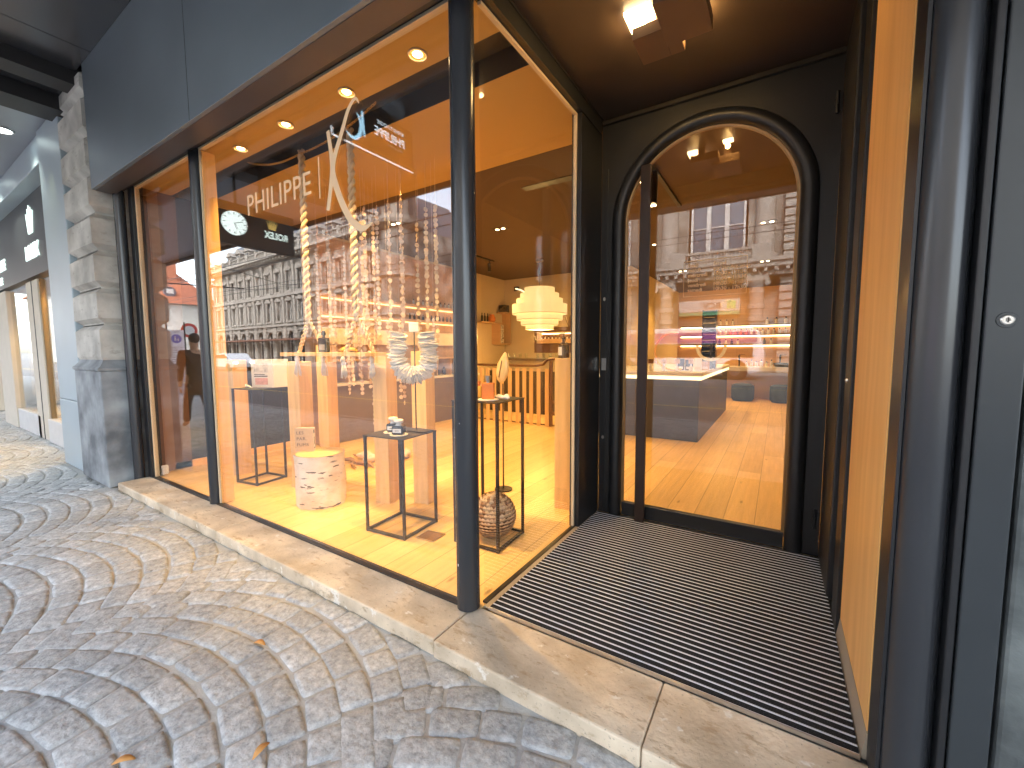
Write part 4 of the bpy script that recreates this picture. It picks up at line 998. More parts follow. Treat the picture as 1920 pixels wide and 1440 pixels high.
b.build('label',label_white,pb,fix=False)

# ================================================================== SHOP REAR
# left wall cabinet and lit niche
cb=thing('wall_cabinet','long dark cabinet with pale top and open wooden boxes along the left wall','cabinet',(-5.75,5.5,FZ))
MB().box(-5.95,-5.55,3.65,7.3,FZ,.93).build('front',mat('cab_front',(.20,.15,.12),.5),cb,bevel=.003)
MB().box(-5.95,-5.50,3.62,7.33,.932,.97).build('worktop',marble,cb,bevel=.003)
b=MB()
for i in range(9):
    y=3.7+i*.4; b.box(-5.94,-5.62,y,y+.02,.971,1.30)
b.box(-5.94,-5.62,3.7,7.0,1.301,1.325); b.build('open_boxes',shelfwood,cb)
MB().box(-5.945,-5.60,3.65,7.25,1.56,1.80).build('pale_bulkhead',mat('bulkhead',(.72,.62,.5),.6),cb,bevel=.003)
MB().box(-5.949,-5.94,3.62,7.3,1.33,3.2).build('back_board',shelfwood,cb)
b=MB()
for z in (2.02,2.30): b.box(-5.94,-5.72,3.7,7.2,z,z+.02)
b.build('shelf',shelfwood,cb)
b=MB()
for z in (1.99,2.27): b.box(-5.94,-5.925,3.7,7.2,z,z+.012)
b.build('led_strip',mat('led_dim',(.9,.7,.4),.5,0,0,emis=(1,.6,.22),estr=.45),cb)
MB().box(-5.95,-5.55,3.6,3.63,.07,3.23).build('side_board',shelfwood,cb)

BODY=[mat('glass_clear_bottle',(.62,.55,.42),.12),mat('glass_pink',(.75,.22,.12),.15),mat('glass_dark',(.05,.035,.02),.12),mat('glass_pale',(.72,.66,.55),.15)]
protos={}
def shelf_bottle(kind,x,y,z,label,grp,h=.13,w_=.045,cap=black_mat):
    key=(kind,h,w_,cap.name)
    if key not in protos:
        t=thing('shelf_bottle',label,'bottle',(x,y,z),grp)
        b=MB()
        b.lathe([(w_*.5,0.0005),(w_*.5,h*.62),(w_*.3,h*.70),(w_*.16,h*.74)],(x,y,z),12); b.build('body',BODY[kind],t,smooth=40)
        MB().lathe([(w_*.2,h*.74),(w_*.2,h)],(x,y,z),10).build('cap',cap,t,smooth=40)
        protos[key]=t; return t
    return dup(protos[key],(x,y,z),label=label,group=grp)
for i in range(14): shelf_bottle(2,-5.82,5.6+i*.115,2.041,'small dark bottle on the lower lit shelf of the left wall niche','bottles on the lower niche shelf',.11)
for i in range(12): shelf_bottle(0,-5.82,5.7+i*.125,2.321,'small clear bottle on the upper lit shelf of the left wall niche','bottles on the upper niche shelf',.11)
for i in range(6): shelf_bottle(2,-5.78,5.9+i*.19,.971+.0,'dark bottle inside the open wooden boxes of the left cabinet','bottles in the open cabinet boxes',.16,.07)

# pendant lamp
pd=thing('tiered_pendant_lamp','large glowing cream pendant lamp of stacked drum tiers hanging from the brown ceiling','pendant lamp',(-4.05,7.39,1.87))
tiers=[(.30,.115),(.385,.105),(.46,.11),(.545,.19),(.46,.115),(.375,.10),(.28,.085)]
z=2.69
b=MB();bd=MB()
for r_,h in tiers:
    b.lathe([(r_*.72,z),(r_,z),(r_,z-h),(r_*.72,z-h)],(-4.05,7.39,0),48)
    bd.tube([(-4.05+r_*1.004*math.cos(t*PI/24),7.39+r_*1.004*math.sin(t*PI/24),z-h+.004) for t in range(48)],.004,5,closed=True)
    z-=h
b.build('shade',shade_m,pd,smooth=40); bd.build('tier_edge',mat('shade_edge',(.5,.35,.15),.7),pd)
MB().lathe([(.22,z-.002),(.22,z-.006)],(-4.05,7.39,0),32).build('diffuser',led_soft,pd)
MB().tube([(-4.05,7.39,2.69),(-4.05,7.39,3.21)],.004,6).build('cord',black_mat,pd)
MB().lathe([(.075,3.20),(.075,3.236)],(-4.05,7.39,0),24).build('ceiling_rose',steel,pd)
point((-4.05,7.39,1.75),30,.15)

# slatted stair railing
rl=thing('slatted_railing','wooden slatted stair railing with brown handrail at the back of the shop','railing',(-4.4,6.75,FZ))
xs=[-5.5+.165*i for i in range(13)]
for i,x in enumerate(xs):
    y=6.72+.03*math.sin(i); MB().rbox((x,y,(1.12+FZ)/2),(.068,.03,1.12-FZ),R(12)).build('slat',post_wood,rl)
MB().tube([(-5.6,6.72,1.175),(-3.75,6.72,1.175),(-3.60,6.72,1.20),(-3.52,6.72,1.29),(-3.40,6.72,1.30),(-2.9,6.72,1.30)],.025,10).build('handrail',dark_wood,rl,smooth=True)
for x,h in ((-3.45,1.27),(-3.25,1.27)): MB().box(x-.025,x+.025,6.70,6.75,FZ,h).build('post',dark_wood,rl)
MB().box(-5.6,-3.3,6.76,6.80,FZ,FZ+.02).box(-3.44,-3.0,6.70,6.74,.5,.54).box(-3.44,-3.0,6.70,6.74,.3,.34).build('lower_rail',dark_wood,rl)
MB().box(-5.7,-3.05,7.9,7.95,FZ,1.0).build('dark_backing',mat('stair_dark',(.05,.035,.025),.8),rl)
# wall pieces above the stairs
ws=thing('wall_shelf_unit','small wooden wall shelf with open box compartments left of the pendant lamp','shelf',(-5.85,8.3,1.6))
MB().box(-5.95,-5.72,7.7,8.62,2.10,2.13).build('board',shelfwood,ws); 
b=MB(); b.box(-5.95,-5.70,8.42,8.45,1.62,2.099).box(-5.95,-5.70,8.88,8.91,1.62,2.4).box(-5.95,-5.70,8.45,8.88,1.60,1.63).box(-5.95,-5.70,8.63,8.88,2.37,2.40); b.build('box_frame',shelfwood,ws)
MB().box(-5.80,-5.78,8.48,8.70,1.64,2.08).build('patterned_panel',mat('pattern_panel',(.2,.12,.05),.6,0,.2,28,col2=(.75,.68,.55),contrast=(.45,.52)),ws)
spk=thing('small_speaker','small black cube speaker on top of the wooden wall shelf','speaker',(-5.80,8.75,2.401)); MB().box(-5.90,-5.72,8.66,8.86,2.401,2.58).build('cabinet',black_mat,spk,bevel=.006); MB(Matrix.Translation((-5.719,8.76,2.49))@Matrix.Rotation(PI/2,4,'Y')).lathe([(.06,0),(.05,.006),(.02,.002)],(0,0,0),18).build('cone',black_metal,spk)
og=thing('orange_jar','round orange glass jar on the small wall shelf','jar',(-5.82,8.25,2.131)); MB().lathe([(.05,2.131),(.085,2.17),(.085,2.24),(.06,2.29),(.055,2.31)],(-5.82,8.25,0),20).build('jar',amber,og,smooth=40); MB().lathe([(.06,2.311),(.06,2.325),(.01,2.33),(.01,2.35)],(-5.82,8.25,0),16).build('lid',shelfwood,og)
for i in range(3): shelf_bottle(2,-5.82,7.85+i*.11,2.131,'slim dark bottle on the small wall shelf beside the orange jar','slim bottles on the small wall shelf',.20,.05)
gs=thing('glass_shelf','clear glass shelf low on the back wall holding drinking glasses','shelf',(-5.2,8.85,1.27)); MB().box(-5.94,-3.9,8.78,8.99,1.265,1.275).build('board',mat('glass_board',(.5,.55,.45),.1),gs)
for x in (-5.8,-4.0): MB().box(x-.01,x+.01,8.8,8.99,1.22,1.264).build('bracket',steel,gs)
pg=None
for i in range(9):
    x=-5.75+.17*i+(0.15 if i>3 else 0)
    if pg is None:
        pg=MB().lathe([(.03,1.2755),(.038,1.38),(.035,1.38),(.027,1.285)],(x,8.88,0),14).build('drinking_glass',glass_in,None,smooth=40); tag(pg,'clear drinking glass in the row on the glass shelf below the pendant lamp','glass','drinking glasses on the glass shelf'); z0=pg.location.z
    else: dup(pg,(x,8.88,z0))
pp=thing('wooden_crate_shelf','dark picture panel carrying a lit wooden crate of small bottles right of the pendant lamp','shelf',(-4.5,8.9,1.4))
MB().box(-5.05,-3.7,8.95,8.995,1.40,2.0).build('back_panel',dark_wood,pp)
b=MB(); b.box(-4.85,-3.85,8.70,8.95,1.62,1.65).box(-4.85,-3.85,8.70,8.72,1.65,1.72).box(-4.85,-3.85,8.70,8.95,1.86,1.88).box(-4.85,-4.83,8.70,8.95,1.65,1.86).box(-3.87,-3.85,8.70,8.95,1.65,1.86); b.build('crate',shelfwood,pp)
MB().box(-4.82,-3.88,8.92,8.94,1.84,1.855).build('led_strip',led,pp)
for i in range(10): shelf_bottle(3,-4.77+.095*i,8.80,1.651,'small pale vial in the lit wooden crate right of the pendant lamp','vials in the lit wooden crate',.15,.04)
rd=MB()
for k in range(7): rd.tube([(-4.02,8.8,1.885),(-4.02+.02*(k-3),8.8+.01*(k%3),2.02),(-4.02+.045*(k-3),8.8+.02*(k%3-1),2.22+.03*(k%2))],.008,5)
tag(rd.build('dried_stems',dark_wood,None),'bundle of dried dark stems standing on the wooden crate','dried plant')
arc=MB(); arc.tube([(-5.55,8.9,2.98),(-5.38,8.86,2.93),(-5.2,8.84,2.83),(-5.05,8.84,2.68)],.018,8); ar_=thing('arc_wall_lamp','curved glowing wall lamp left of the pendant lamp','wall lamp',(-5.3,8.9,2.8)); arc.build('tube',led_soft,ar_,smooth=True); MB().box(-5.6,-5.5,8.9,8.99,2.93,3.03).build('mount',black_metal,ar_)

# counter
ct=thing('shop_counter','long counter with dark front and pale top edged by a glowing strip inside the door','counter',(-2.4,8.7,FZ))
MB().box(-2.65,-.97,6.68,10.7,FZ,1.0).build('front',counter_m,ct,bevel=.004)
MB().box(-2.68,-.93,6.62,10.75,1.06,1.12).build('worktop',marble,ct,bevel=.004)
MB().box(-2.65,-.955,6.65,6.665,1.003,1.058).box(-.952,-.94,6.65,10.7,1.003,1.058).build('led_strip',led_soft,ct)
MB().box(-2.63,-.98,6.70,10.68,1.001,1.059).build('riser',mat('wood_riser',(.5,.3,.13),.5),ct)
b=MB().box(-.985,-.966,6.7,10.68,FZ+.1,.99); 
# tester bottles with wooden caps on counter
tb=None
for i in range(4):
    x=-1.72+.20*i; lab=['tester bottle with dark cap at the left end of the counter','second tester bottle with wooden block cap on the counter','third tester bottle with wooden block cap on the counter','fourth tester bottle with wooden block cap on the counter'][i]
    t=thing('tester_bottle',lab,'bottle',(x,6.85,1.121),'tester bottles on the counter front')
    MB().box(x-.025,x+.025,6.83,6.87,1.1215,1.20).build('body',BODY[3],t,bevel=.005); MB().box(x-.01,x+.01,6.84,6.86,1.20,1.24).build('neck',steel,t)
    MB().box(x-.035,x+.035,6.82,6.88,1.24,1.31).build('cap',dark_wood if i==0 else shelfwood,t,bevel=.004)
hoop=MB(); hoop.tube([(-1.42+.30*math.cos(t*PI/16),7.1,1.43+.30*math.sin(t*PI/16)) for t in range(7,27)],.018,8)
tag(hoop.build('wooden_hoop',oak,None,smooth=True),'curved bent wooden hoop standing on the counter behind the tester bottles','hoop')
ds=thing('display_tower','dark ladder-like display stand with rungs on the counter','display stand',(-1.05,8.2,1.121))
b=MB(); b.box(-1.16,-1.145,8.1,8.3,1.122,2.15).box(-.945,-.93,8.1,8.3,1.122,2.15).box(-1.145,-.945,8.28,8.3,1.122,2.15); b.build('frame',black_mat,ds)
b=MB()
for k in range(9): b.rbox((-1.045,8.2,1.25+k*.1),(.2,.17,.012),0,R(20))
b.build('rungs',steel,ds)
nk2=MB()
for k in range(40):
    a=R(180+k*180/39); c=Vector((-.98+.22*math.cos(a),7.9,1.52+.24*math.sin(a)))
    nk2.rbox(c,(.05,.012,.02),0,0,-a)
nk3=thing('bead_necklace','grey beaded necklace hanging in front of the ladder display on the counter','necklace',(-.98,7.9,1.121)); nk2.build('beads',white_shell,nk3); MB().box(-1.0,-.96,7.91,7.93,1.122,1.6).build('stand',black_metal,nk3)
for i,(x,y,h,m_) in enumerate(((-1.35,7.3,.19,black_mat),(-1.22,7.3,.17,black_mat),(-1.08,7.25,.20,label_white),(-.99,7.4,.14,shelfwood))):
    t=thing('display_box',['dark box left on the counter display riser','dark box right on the counter display riser','white card box on the counter display riser','wooden cube at the counter corner'][i],'box',(x,y,1.121)); MB().box(x-.055,x+.055,y-.04,y+.04,1.1215,1.1215+h).build('box_body',m_,t,bevel=.003); MB().box(x-.04,x+.04,y-.042,y-.0405,1.14,1.18).build('label',paper,t)
# back shelves with led
bsx0,bsx1=-2.6,.44
bs=thing('back_wall_shelves','three long lit shelves on the wooden end wall','shelves',(-1.1,13.9,1.6))
for z in (2.16,1.88,1.60):
    MB().box(bsx0,bsx1,13.78,13.998,z-.02,z+.01).build('board',dark_wood,bs); MB().box(bsx0,bsx1,13.955,13.97,z-.045,z-.021).build('led_strip',led,bs)
for i in range(3): shelf_bottle(0,-1.48+.16*i,13.86,2.1705,'small bottle on the top end-wall shelf, left cluster','left cluster on the top end-wall shelf',.17,.07)
for i in range(3): shelf_bottle(3,-.30+.22*i,13.86,2.1705,'pale bottle on the top end-wall shelf, right cluster','right cluster on the top end-wall shelf',.19,.09)
for i in range(17): shelf_bottle((0,1,3,0)[(i//4)%4],-1.75+.135*i,13.86,1.8905,['clear','rosy','pale','clear'][(i//4)%4]+' bottle in the crowded row on the middle end-wall shelf',['clear','rosy','pale','clear'][(i//4)%4]+' bottles on the middle end-wall shelf',.17,.07,cap=(black_mat if i%2 else steel) if False else black_mat)
for i in range(7): shelf_bottle(2 if i%2 else 0,-1.65+.16*i+(.5 if i>4 else 0),13.86,1.6105,('dark' if i%2 else 'amber clear')+' bottle on the lowest end-wall shelf',('dark' if i%2 else 'clear')+' bottles on the lowest end-wall shelf',.16,.07)
vn=thing('wash_counter','long pale washstand counter below the lit end-wall shelves','counter',(-.7,13.5,.85))
MB().box(-2.6,.44,13.2,13.99,.86,.98).build('top',marble,vn,bevel=.004); MB().box(-2.5,.4,13.7,13.98,FZ,.858).build('base',wall_cream,vn)
for i,x in enumerate((-.95,.05)):
    t=thing('black_faucet',['tall black faucet, left of the two on the washstand','tall black faucet, right of the two beside the black basin'][i],'faucet',(x,13.8,.981)); MB().lathe([(.028,.981),(.022,1.0),(.022,1.30)],(x,13.8,0),12).build('stem',black_metal,t,smooth=40); MB().tube([(x,13.8,1.27),(x,13.5,1.27),(x,13.48,1.24)],.016,8).build('spout',black_metal,t,smooth=50); MB().box(x-.01,x+.14,13.79,13.81,1.30,1.312).build('lever',black_metal,t)
bsn=thing('black_basin','shallow black round basin on the washstand','basin',(.12,13.45,.981)); MB().lathe([(.16,.982),(.22,1.09),(.205,1.09),(.14,.995),(.001,.993)],(.10,13.45,0),28).build('bowl',black_metal,bsn,smooth=40)
MB().lathe([(.02,.9935),(.02,.998)],(.10,13.45,0),12).build('drain',steel,bsn)
for i in range(6): shelf_bottle((3,0)[i%2],-.75+.12*i,13.6,.981,'soap bottle standing between the two faucets','soap bottles on the washstand',.20 if i%2 else .15,.07)
for i,(x,lab) in enumerate(((-.78,'dark blue cloth pouf, left of the two under the washstand'),(.12,'dark blue cloth pouf, right of the two under the washstand'))):
    t=thing('cloth_pouf',lab,'pouf',(x,12.9,FZ)); m_=mat('pouf_cloth',(.05,.08,.11),.9,0,.2,12,.2,80)
    MB().lathe([(.22,FZ),(.27,FZ+.06),(.28,FZ+.3),(.27,FZ+.42),(.20,FZ+.46),(.001,FZ+.465)],(x,12.9,0),24).build('cushion',m_,t,smooth=50); MB().tube([(x+.275*math.cos(k*PI/12),12.9+.275*math.sin(k*PI/12),FZ+.42) for k in range(24)],.008,6,closed=True).build('piping',black_mat,t)
point((-1.2,12.6,2.6),18,.2)

# ================================================================== SIGNS UNDER THE CANOPY (seen mirrored in the glass)
cs=thing('clock_sign','black projecting sign box with lit white clock face and gold crown hanging under the canopy','sign',(-6.65,.05,2.96))
MB().box(-6.72,-6.60,-.50,.62,2.98,3.56).build('box_body',mat('sign_black',(.03,.028,.026),.4),cs,bevel=.006)
MB().box(-6.67,-6.65,-.05,-.02,3.56,4.2).box(-6.67,-6.65,.3,.33,3.56,4.2).build('hanger',black_metal,cs)
face=MB(); face.T=Matrix.Translation((-6.599,.37,3.275))@Matrix.Rotation(PI/2,4,'Y'); face.lathe([(.165,0),(.165,.01)],(0,0,0),40); fc=face.build('clock_face',mat('clock_lit',(.9,.95,.92),.4,0,0,emis=(.85,1,.95),estr=.40),cs)
b=MB()
for k in range(12):
    a=k*PI/6; c=Vector((-6.586,.37+.135*math.sin(a),3.275+.135*math.cos(a)))
    b.rbox(c,(.002,.012,.03),0,-a)
# hands 9:35 as in the photograph (mirror shows them reversed)
for a,L,w_ in ((R(-70),.13,.008),(R(-160),.085,.010)):
    c=Vector((-6.5855,.37+.5*L*math.sin(a),3.275+.5*L*math.cos(a))); b.rbox(c,(.003,w_,L),0,-a)
b.build('clock_hands',black_mat,fc)
text('sign_lettering','ROLEX',.14,(-6.597,-.395,3.17),FX,mat('sign_white',(.8,.85,.82),.5,0,0,emis=(.8,1,.9),estr=.35),cs,ext=.002,sx=.80,bold=.004)
cw=MB(); cyy=-.16
cw.prism([(cyy-.05,3.30),(cyy+.05,3.30),(cyy+.055,3.32),(cyy+.08,3.43),(cyy+.04,3.35),(cyy+.038,3.45),(cyy+.012,3.35),(cyy,3.46),(cyy-.012,3.35),(cyy-.038,3.45),(cyy-.04,3.35),(cyy-.08,3.43),(cyy-.055,3.32)],-6.598,-6.592,'yz')
cw.build('crown_emblem',mat('gold_emblem',(.8,.55,.15),.3,.5,emis=(1,.7,.2),estr=.12),cs)
hs_=thing('hanging_boutique_sign','dark hanging sign panel with pale blue monogram and white lettering under the canopy','sign',(-4.15,-.1,3.78))
MB().box(-4.19,-4.155,-.72,.46,3.80,4.29).build('panel',mat('sign_panel',(.015,.013,.012),.5),hs_)
MB().box(-4.17,-4.150,-.72,.46,3.788,3.7985).box(-4.17,-4.150,.461,.468,3.788,4.25).build('edge_light',mat('edge_white',(.9,.9,.9),.5,0,0,emis=(.9,.95,1),estr=.4),hs_)
blu=mat('blue_letters',(.5,.8,.95),.5,0,0,emis=(.45,.78,1),estr=.5); wht=mat('white_letters',(.9,.95,.98),.5,0,0,emis=(.75,.9,1),estr=.5)
text('sign_lettering','B O U T I Q U E',.062,(-4.153,-.56,4.175),FX,wht,hs_,ext=.0015,sx=.95)
text('sign_lettering','PHILIPPE',.15,(-4.153,-.58,4.03),FX,wht,hs_,ext=.0015,sx=.85)
text('sign_lettering','. . . . . . . .',.06,(-4.153,-.56,3.98),FX,wht,hs_,ext=.001,sx=1.3)
K0=.22
ribbon([(.06,4.26),(.065,4.13),(.04,3.93)],[.02,.03,.02],-4.153,'yz').build('monogram_stroke',blu,hs_)
ribbon([(.20,4.28),(.15,4.2),(.09,4.05),(.11,3.93),(.17,3.87),(.24,3.87),(.32,3.93)],[.008,.014,.03,.04,.04,.028,.006],-4.1535,'yz').build('monogram_stroke',blu,hs_)

# ================================================================== STREET: buildings across (seen in the reflections)
facA=mat('facade_stone',(.15,.137,.12),.85,0,.18,.6,.2,6,col2=(.29,.265,.23),contrast=(.38,.62))
trimA=mat('facade_trim',(.30,.275,.24),.8,0,.12,1)
winM=mat('window_glass',(.02,.024,.028),.2,0,.2,.3)
frameM=mat('window_frame',(.55,.53,.5),.6)
slate=mat('slate_roof',(.10,.11,.13),.6,0,.25,3,stretch=(1,1,4))
redroof=mat('red_tiles',(.33,.11,.06),.8,0,.2,2)
def frameT(org,ang): return Matrix.Translation(org)@Matrix.Rotation(ang,4,'Z')   # local x along facade, local -y outward
def facade(bld,T,nb_,bay,storeys,name='wall',reveal=.35,end=.8,wm=None):
    """storeys: list of (z0,z1,win z0,win z1,win width,arched)"""
    b=MB(T); L=nb_*bay; cells=[]
    for (z0,z1,w0,w1,ww,arch) in storeys:
        for i in range(nb_):
            cx=(i+.5)*bay; xl=cx-ww/2; xr=cx+ww/2
            b.box(i*bay,xl,0,.5,z0,z1); b.box(xr,(i+1)*bay,0,.5,z0,z1)
            b.box(xl,xr,0,.5,z0,w0)
            if arch:
                n=10; rad=ww/2; zc=w1-rad
                ap=[(cx+rad*math.cos(PI-PI*k/n),zc+rad*math.sin(PI-PI*k/n)) for k in range(n+1)]
                for yy in (0,):
                    A=b.V([(p[0],yy,p[1]) for p in ap]);Tt=b.V([(p[0],yy,z1) for p in ap])
                    for k in range(n): b.F(A+k,A+k+1,Tt+k+1,Tt+k)
                A=b.V([(p[0],0,p[1]) for p in ap]);B=b.V([(p[0],.5,p[1]) for p in ap])
                for k in range(n): b.F(A+k,A+k+1,B+k+1,B+k)
            else: b.box(xl,xr,0,.5,w1,z1)
            cells.append((cx,w0,w1,ww,arch))
    b.build(name,facA if wm is None else wm,bld,fix=False)
    return cells
def window(bld,T,cx,w0,w1,ww,arch,cache={}):
    key=(round(w1-w0,2),ww,arch)
    b=MB(T); t=.09
    b.box(cx-ww/2,cx-ww/2+t,.30,.38,w0,w1).box(cx+ww/2-t,cx+ww/2,.30,.38,w0,w1).box(cx-ww/2+t,cx+ww/2-t,.30,.38,w0,w0+t)
    b.box(cx-.04,cx+.04,.31,.37,w0+t,w1-t if not arch else w1-.05).box(cx-ww/2+t,cx+ww/2-t,.315,.365,w0+(w1-w0)*.62,w0+(w1-w0)*.62+.07)
    if not arch: b.box(cx-ww/2+t,cx+ww/2-t,.30,.38,w1-t,w1)
    o=b.build('window',frameM,bld,fix=False)
    p=MB(T); p.box(cx-ww/2,cx+ww/2,.39,.42,w0,w1); p.build('pane',winM,o,fix=False)
    return o
A=thing('corner_palace','ornate grey stone corner palace with arcade, pilasters and balustrade across the street','building',(-34.4,-28,0))
angA=math.pi-R(-0.0)
# front facade: runs from the corner towards -x, facing +y
TA=frameT((-34.4,-28,0),PI-R(-3.8))   # local x -> -x ; local -y -> +y (outwards)
stA=[(0,5.2,.0,4.3,1.9,True),(5.2,9.3,5.9,8.5,1.15,False),(9.3,14.2,10.0,12.6,1.15,False)]
cells=facade(A,TA,16,3.1,stA)
for c in cells: window(A,TA,*c)
def trims(T,L,bay,nb_,zs,corn,m=trimA):
    b=MB(T)
    for z,h,o in zs: b.box(-.3,L+.3,-o,-.002,z,z+h)
    b.build('string_course',m,A_,fix=False)
    for i in range(nb_+1):
        b=MB(T)
        x=i*bay; b.box(x-.28,x+.28,-.22,-.003,5.5,9.15); b.box(x-.25,x+.25,-.20,-.003,9.72,13.9); b.box(x-.36,x+.36,-.30,-.004,8.7,9.15); b.box(x-.36,x+.36,-.30,-.004,13.4,13.9)
        for k in range(9): b.box(x-.45,x+.45,-.14,-.003,.1+k*.55,.1+k*.55+.44)
        b.build('pilaster',m,A_,fix=False)
    for i in range(nb_):
        b=MB(T)
        cx=(i+.5)*bay
        for zt,zb in ((8.55,5.75),(12.65,9.85)):
            b.box(cx-.85,cx-.60,-.10,-.005,zb,zt); b.box(cx+.60,cx+.85,-.10,-.005,zb,zt); b.box(cx-.95,cx+.95,-.24,-.005,zt,zt+.22); b.box(cx-.95,cx+.95,-.26,-.005,zb-.18,zb)
            q=b.V([(cx-.95,-.24,zt+.22),(cx+.95,-.24,zt+.22),(cx,-.24,zt+.62),(cx-.95,-.005,zt+.22),(cx+.95,-.005,zt+.22),(cx,-.005,zt+.62)]); b.F(q,q+1,q+2); b.F(q,q+2,q+5,q+3); b.F(q+1,q+4,q+5,q+2)
        b.build('window_surround',m,A_,fix=False)
    b=MB(T)
    n=int(L/.9)
    for i in range(n): b.box(.2+i*.9,.42+i*.9,-.95,-.25,14.25,14.6)
    b.box(-.6,L+.3,-1.15,-.0,14.6,14.95).box(-.5,L+.3,-.6,0,14.2,14.25)
    for i in range(int(L/.42)): b.lathe([(.07,15.05),(.12,15.25),(.06,15.5),(.10,15.75)],(.2+i*.42,-.7,0),6)
    b.box(-.5,L+.3,-.85,-.55,15.75,15.9).box(-.5,L+.3,-.85,-.55,14.95,15.05)
    for i in range(nb_+1): b.box(i*bay-.3,i*bay+.3,-.9,-.5,15.05,16.1)
    b.build('cornice',m,A_,fix=False)
A_=A
trims(TA,16*3.1,3.1,16,[(5.05,.3,.35),(9.2,.42,.4),(4.4,.18,.16)],0)
TB=frameT((-34.4,-28,0),-PI/2-R(11.5)+PI+PI) # side facade
dB=Vector((-.2,-.98,0)).normalized()
angB=math.atan2(dB.y,dB.x)
# local x must run so that local -y faces outwards (+x side): run from far end to the corner reversed
far=Vector((-34.4,-28,0))+dB*31
TB=frameT(far,math.atan2(-dB.y,-dB.x))
cells=facade(A,TB,10,3.1,stA,'side_wall')
for c in cells: window(A,TB,*c)
trims(TB,31,3.1,10,[(5.05,.3,.35),(9.2,.42,.4),(4.4,.18,.16)],0)
# corner tower
b=MB(); c0=Vector((-35.1,-28.9,0))
b.lathe([(1.9,0),(1.9,5.2),(2.15,5.3),(1.85,5.5),(1.85,9.2),(2.2,9.4),(1.85,9.6),(1.85,14.2),(2.7,14.6),(2.8,14.95),(2.2,15.0),(2.0,15.2),(2.0,18.3),(2.5,18.6),(2.3,18.9),(1.6,20.4),(.5,21.3),(.05,23)],c0,20)
b.build('corner_tower',facA,A,smooth=35)
b=MB()
for k in range(10): b.rbox(c0+Vector((1.98*math.cos(k*PI/5),1.98*math.sin(k*PI/5),16.9)),(.18,.5,2.4),k*PI/5)
b.build('tower_opening',winM,A)
# roof
def mansard(T,L,d,z0,z1,ins,name='roof',m=slate,par=None):
    b=MB(T); a=b.V([(0,.3,z0),(L,.3,z0),(L,d,z0),(0,d,z0),(ins,ins+.3,z1),(L-ins,ins+.3,z1),(L-ins,d-ins,z1),(ins,d-ins,z1)])
    for q in ((0,1,5,4),(1,2,6,5),(2,3,7,6),(3,0,4,7),(4,5,6,7)): b.F(*[a+i for i in q])
    return b.build(name,m,par or A)
mansard(TA,49.6,13,14.95,19.5,2.6); mansard(TB,28.5,9,14.95,20.5,3.0)
for i in range(13):
    x=3+i*3.4+.0; b=MB(TA); b.box(x-.8,x+.8,.4,2.6,15.3,17.2); q=b.V([(x-1,.2,17.2),(x+1,.2,17.2),(x,.2,18.0),(x-1,3,17.2),(x+1,3,17.2),(x,3,18.0)]); b.F(q,q+1,q+2);b.F(q,q+2,q+5,q+3);b.F(q+1,q+4,q+5,q+2); o=b.build('dormer',trimA,A); p=MB(TA); p.box(x-.5,x+.5,.34,.39,15.6,16.9); p.build('pane',winM,o)
for i in range(7):
    x=4+i*3.8; b=MB(TB); b.box(x-.7,x+.7,.5,2.6,15.6,17.4); b.build('dormer',trimA,A)
b=MB(TA); b.box(2,46,-1.9,-.1,3.0,3.2); b.build('awning',mat('awning_brown',(.16,.07,.045),.8),A)
MB(TA).box(0,49.6,.55,13,0,14.9).build('core',facA,A); MB(TB).box(0,27.5,.55,9,0,14.9).build('core',facA,A)

# bank building opposite the door
BK=thing('bank_building','pale stone bank with giant columns, rusticated piers and balcony balustrade across the street','building',(-3.9,-24,0))
TK=frameT((14,-24,0),PI)  # local x -> -x ; x_local = 14 - X
def lx(X): return 14-X
b=MB(TK)
# ground floor: rusticated wall with openings
def rust(x0,x1,z0,z1,o=.0,h=.50,dep=.45):
    b=MB(TK); z=z0
    while z<z1-.05:
        zt=min(z+h-.11,z1); b.box(x0,x1,-o-.16,dep,z,zt); b.box(x0+.06,x1-.06,-o-.02,dep,zt,min(z+h,z1)); z+=h
    b.build('rusticated_pier',trimA,BK,fix=False)
rust(lx(-8.6),lx(-12.2),0,6.0); rust(lx(.9),lx(-.1),0,6.0); rust(lx(5.5),lx(4.0),0,6.0); rust(lx(14),lx(11),0,6.0)
rust(lx(-7.6),lx(-8.55),0,13.5,.35); rust(lx(1.0),lx(.02),6.9,13.5,.35); rust(lx(-16),lx(-18),0,13.5)
b=MB(TK)
b.box(lx(14),lx(-20),.5,12,0,16); b.box(lx(-.1),lx(-7.6),.46,.5,5.4,7.0)
b.box(lx(14),lx(1.0),.0,.5,6.9,13.5); b.box(lx(-8.6),lx(-16),.1,.5,6.0,6.9)
b.box(lx(-1.9),lx(-5.3),.1,.5,11.9,13.5); b.box(lx(-.02),lx(-2.05),.1,.5,7.0,13.5); b.box(lx(-5.28),lx(-7.6),.1,.5,7.0,13.5)
b.build('wall',facA,BK,fix=False)
b=MB(TK)
b.box(lx(14),lx(-20),-1.0,.45,6.45,6.75).box(lx(14),lx(-20),-1.15,.45,6.75,6.95).box(lx(14),lx(-20),-.6,.45,6.0,6.45).box(lx(14),lx(-20),-1.2,.45,13.5,14.4)
for i in range(60): b.box(.5+i*.57,.7+i*.57,-.95,-.6,6.2,6.45)
b.build('cornice',trimA,BK,fix=False)
b=MB(TK)
for i in range(17): b.lathe([(.07,7.0),(.12,7.12),(.13,7.25),(.06,7.42),(.1,7.6)],(lx(-1.7)+.2*i,-.8,0),10)
b.box(lx(-1.5),lx(-5.4),-.95,-.65,7.6,7.75).box(lx(-1.5),lx(-5.4),-.95,-.65,6.95,7.02)
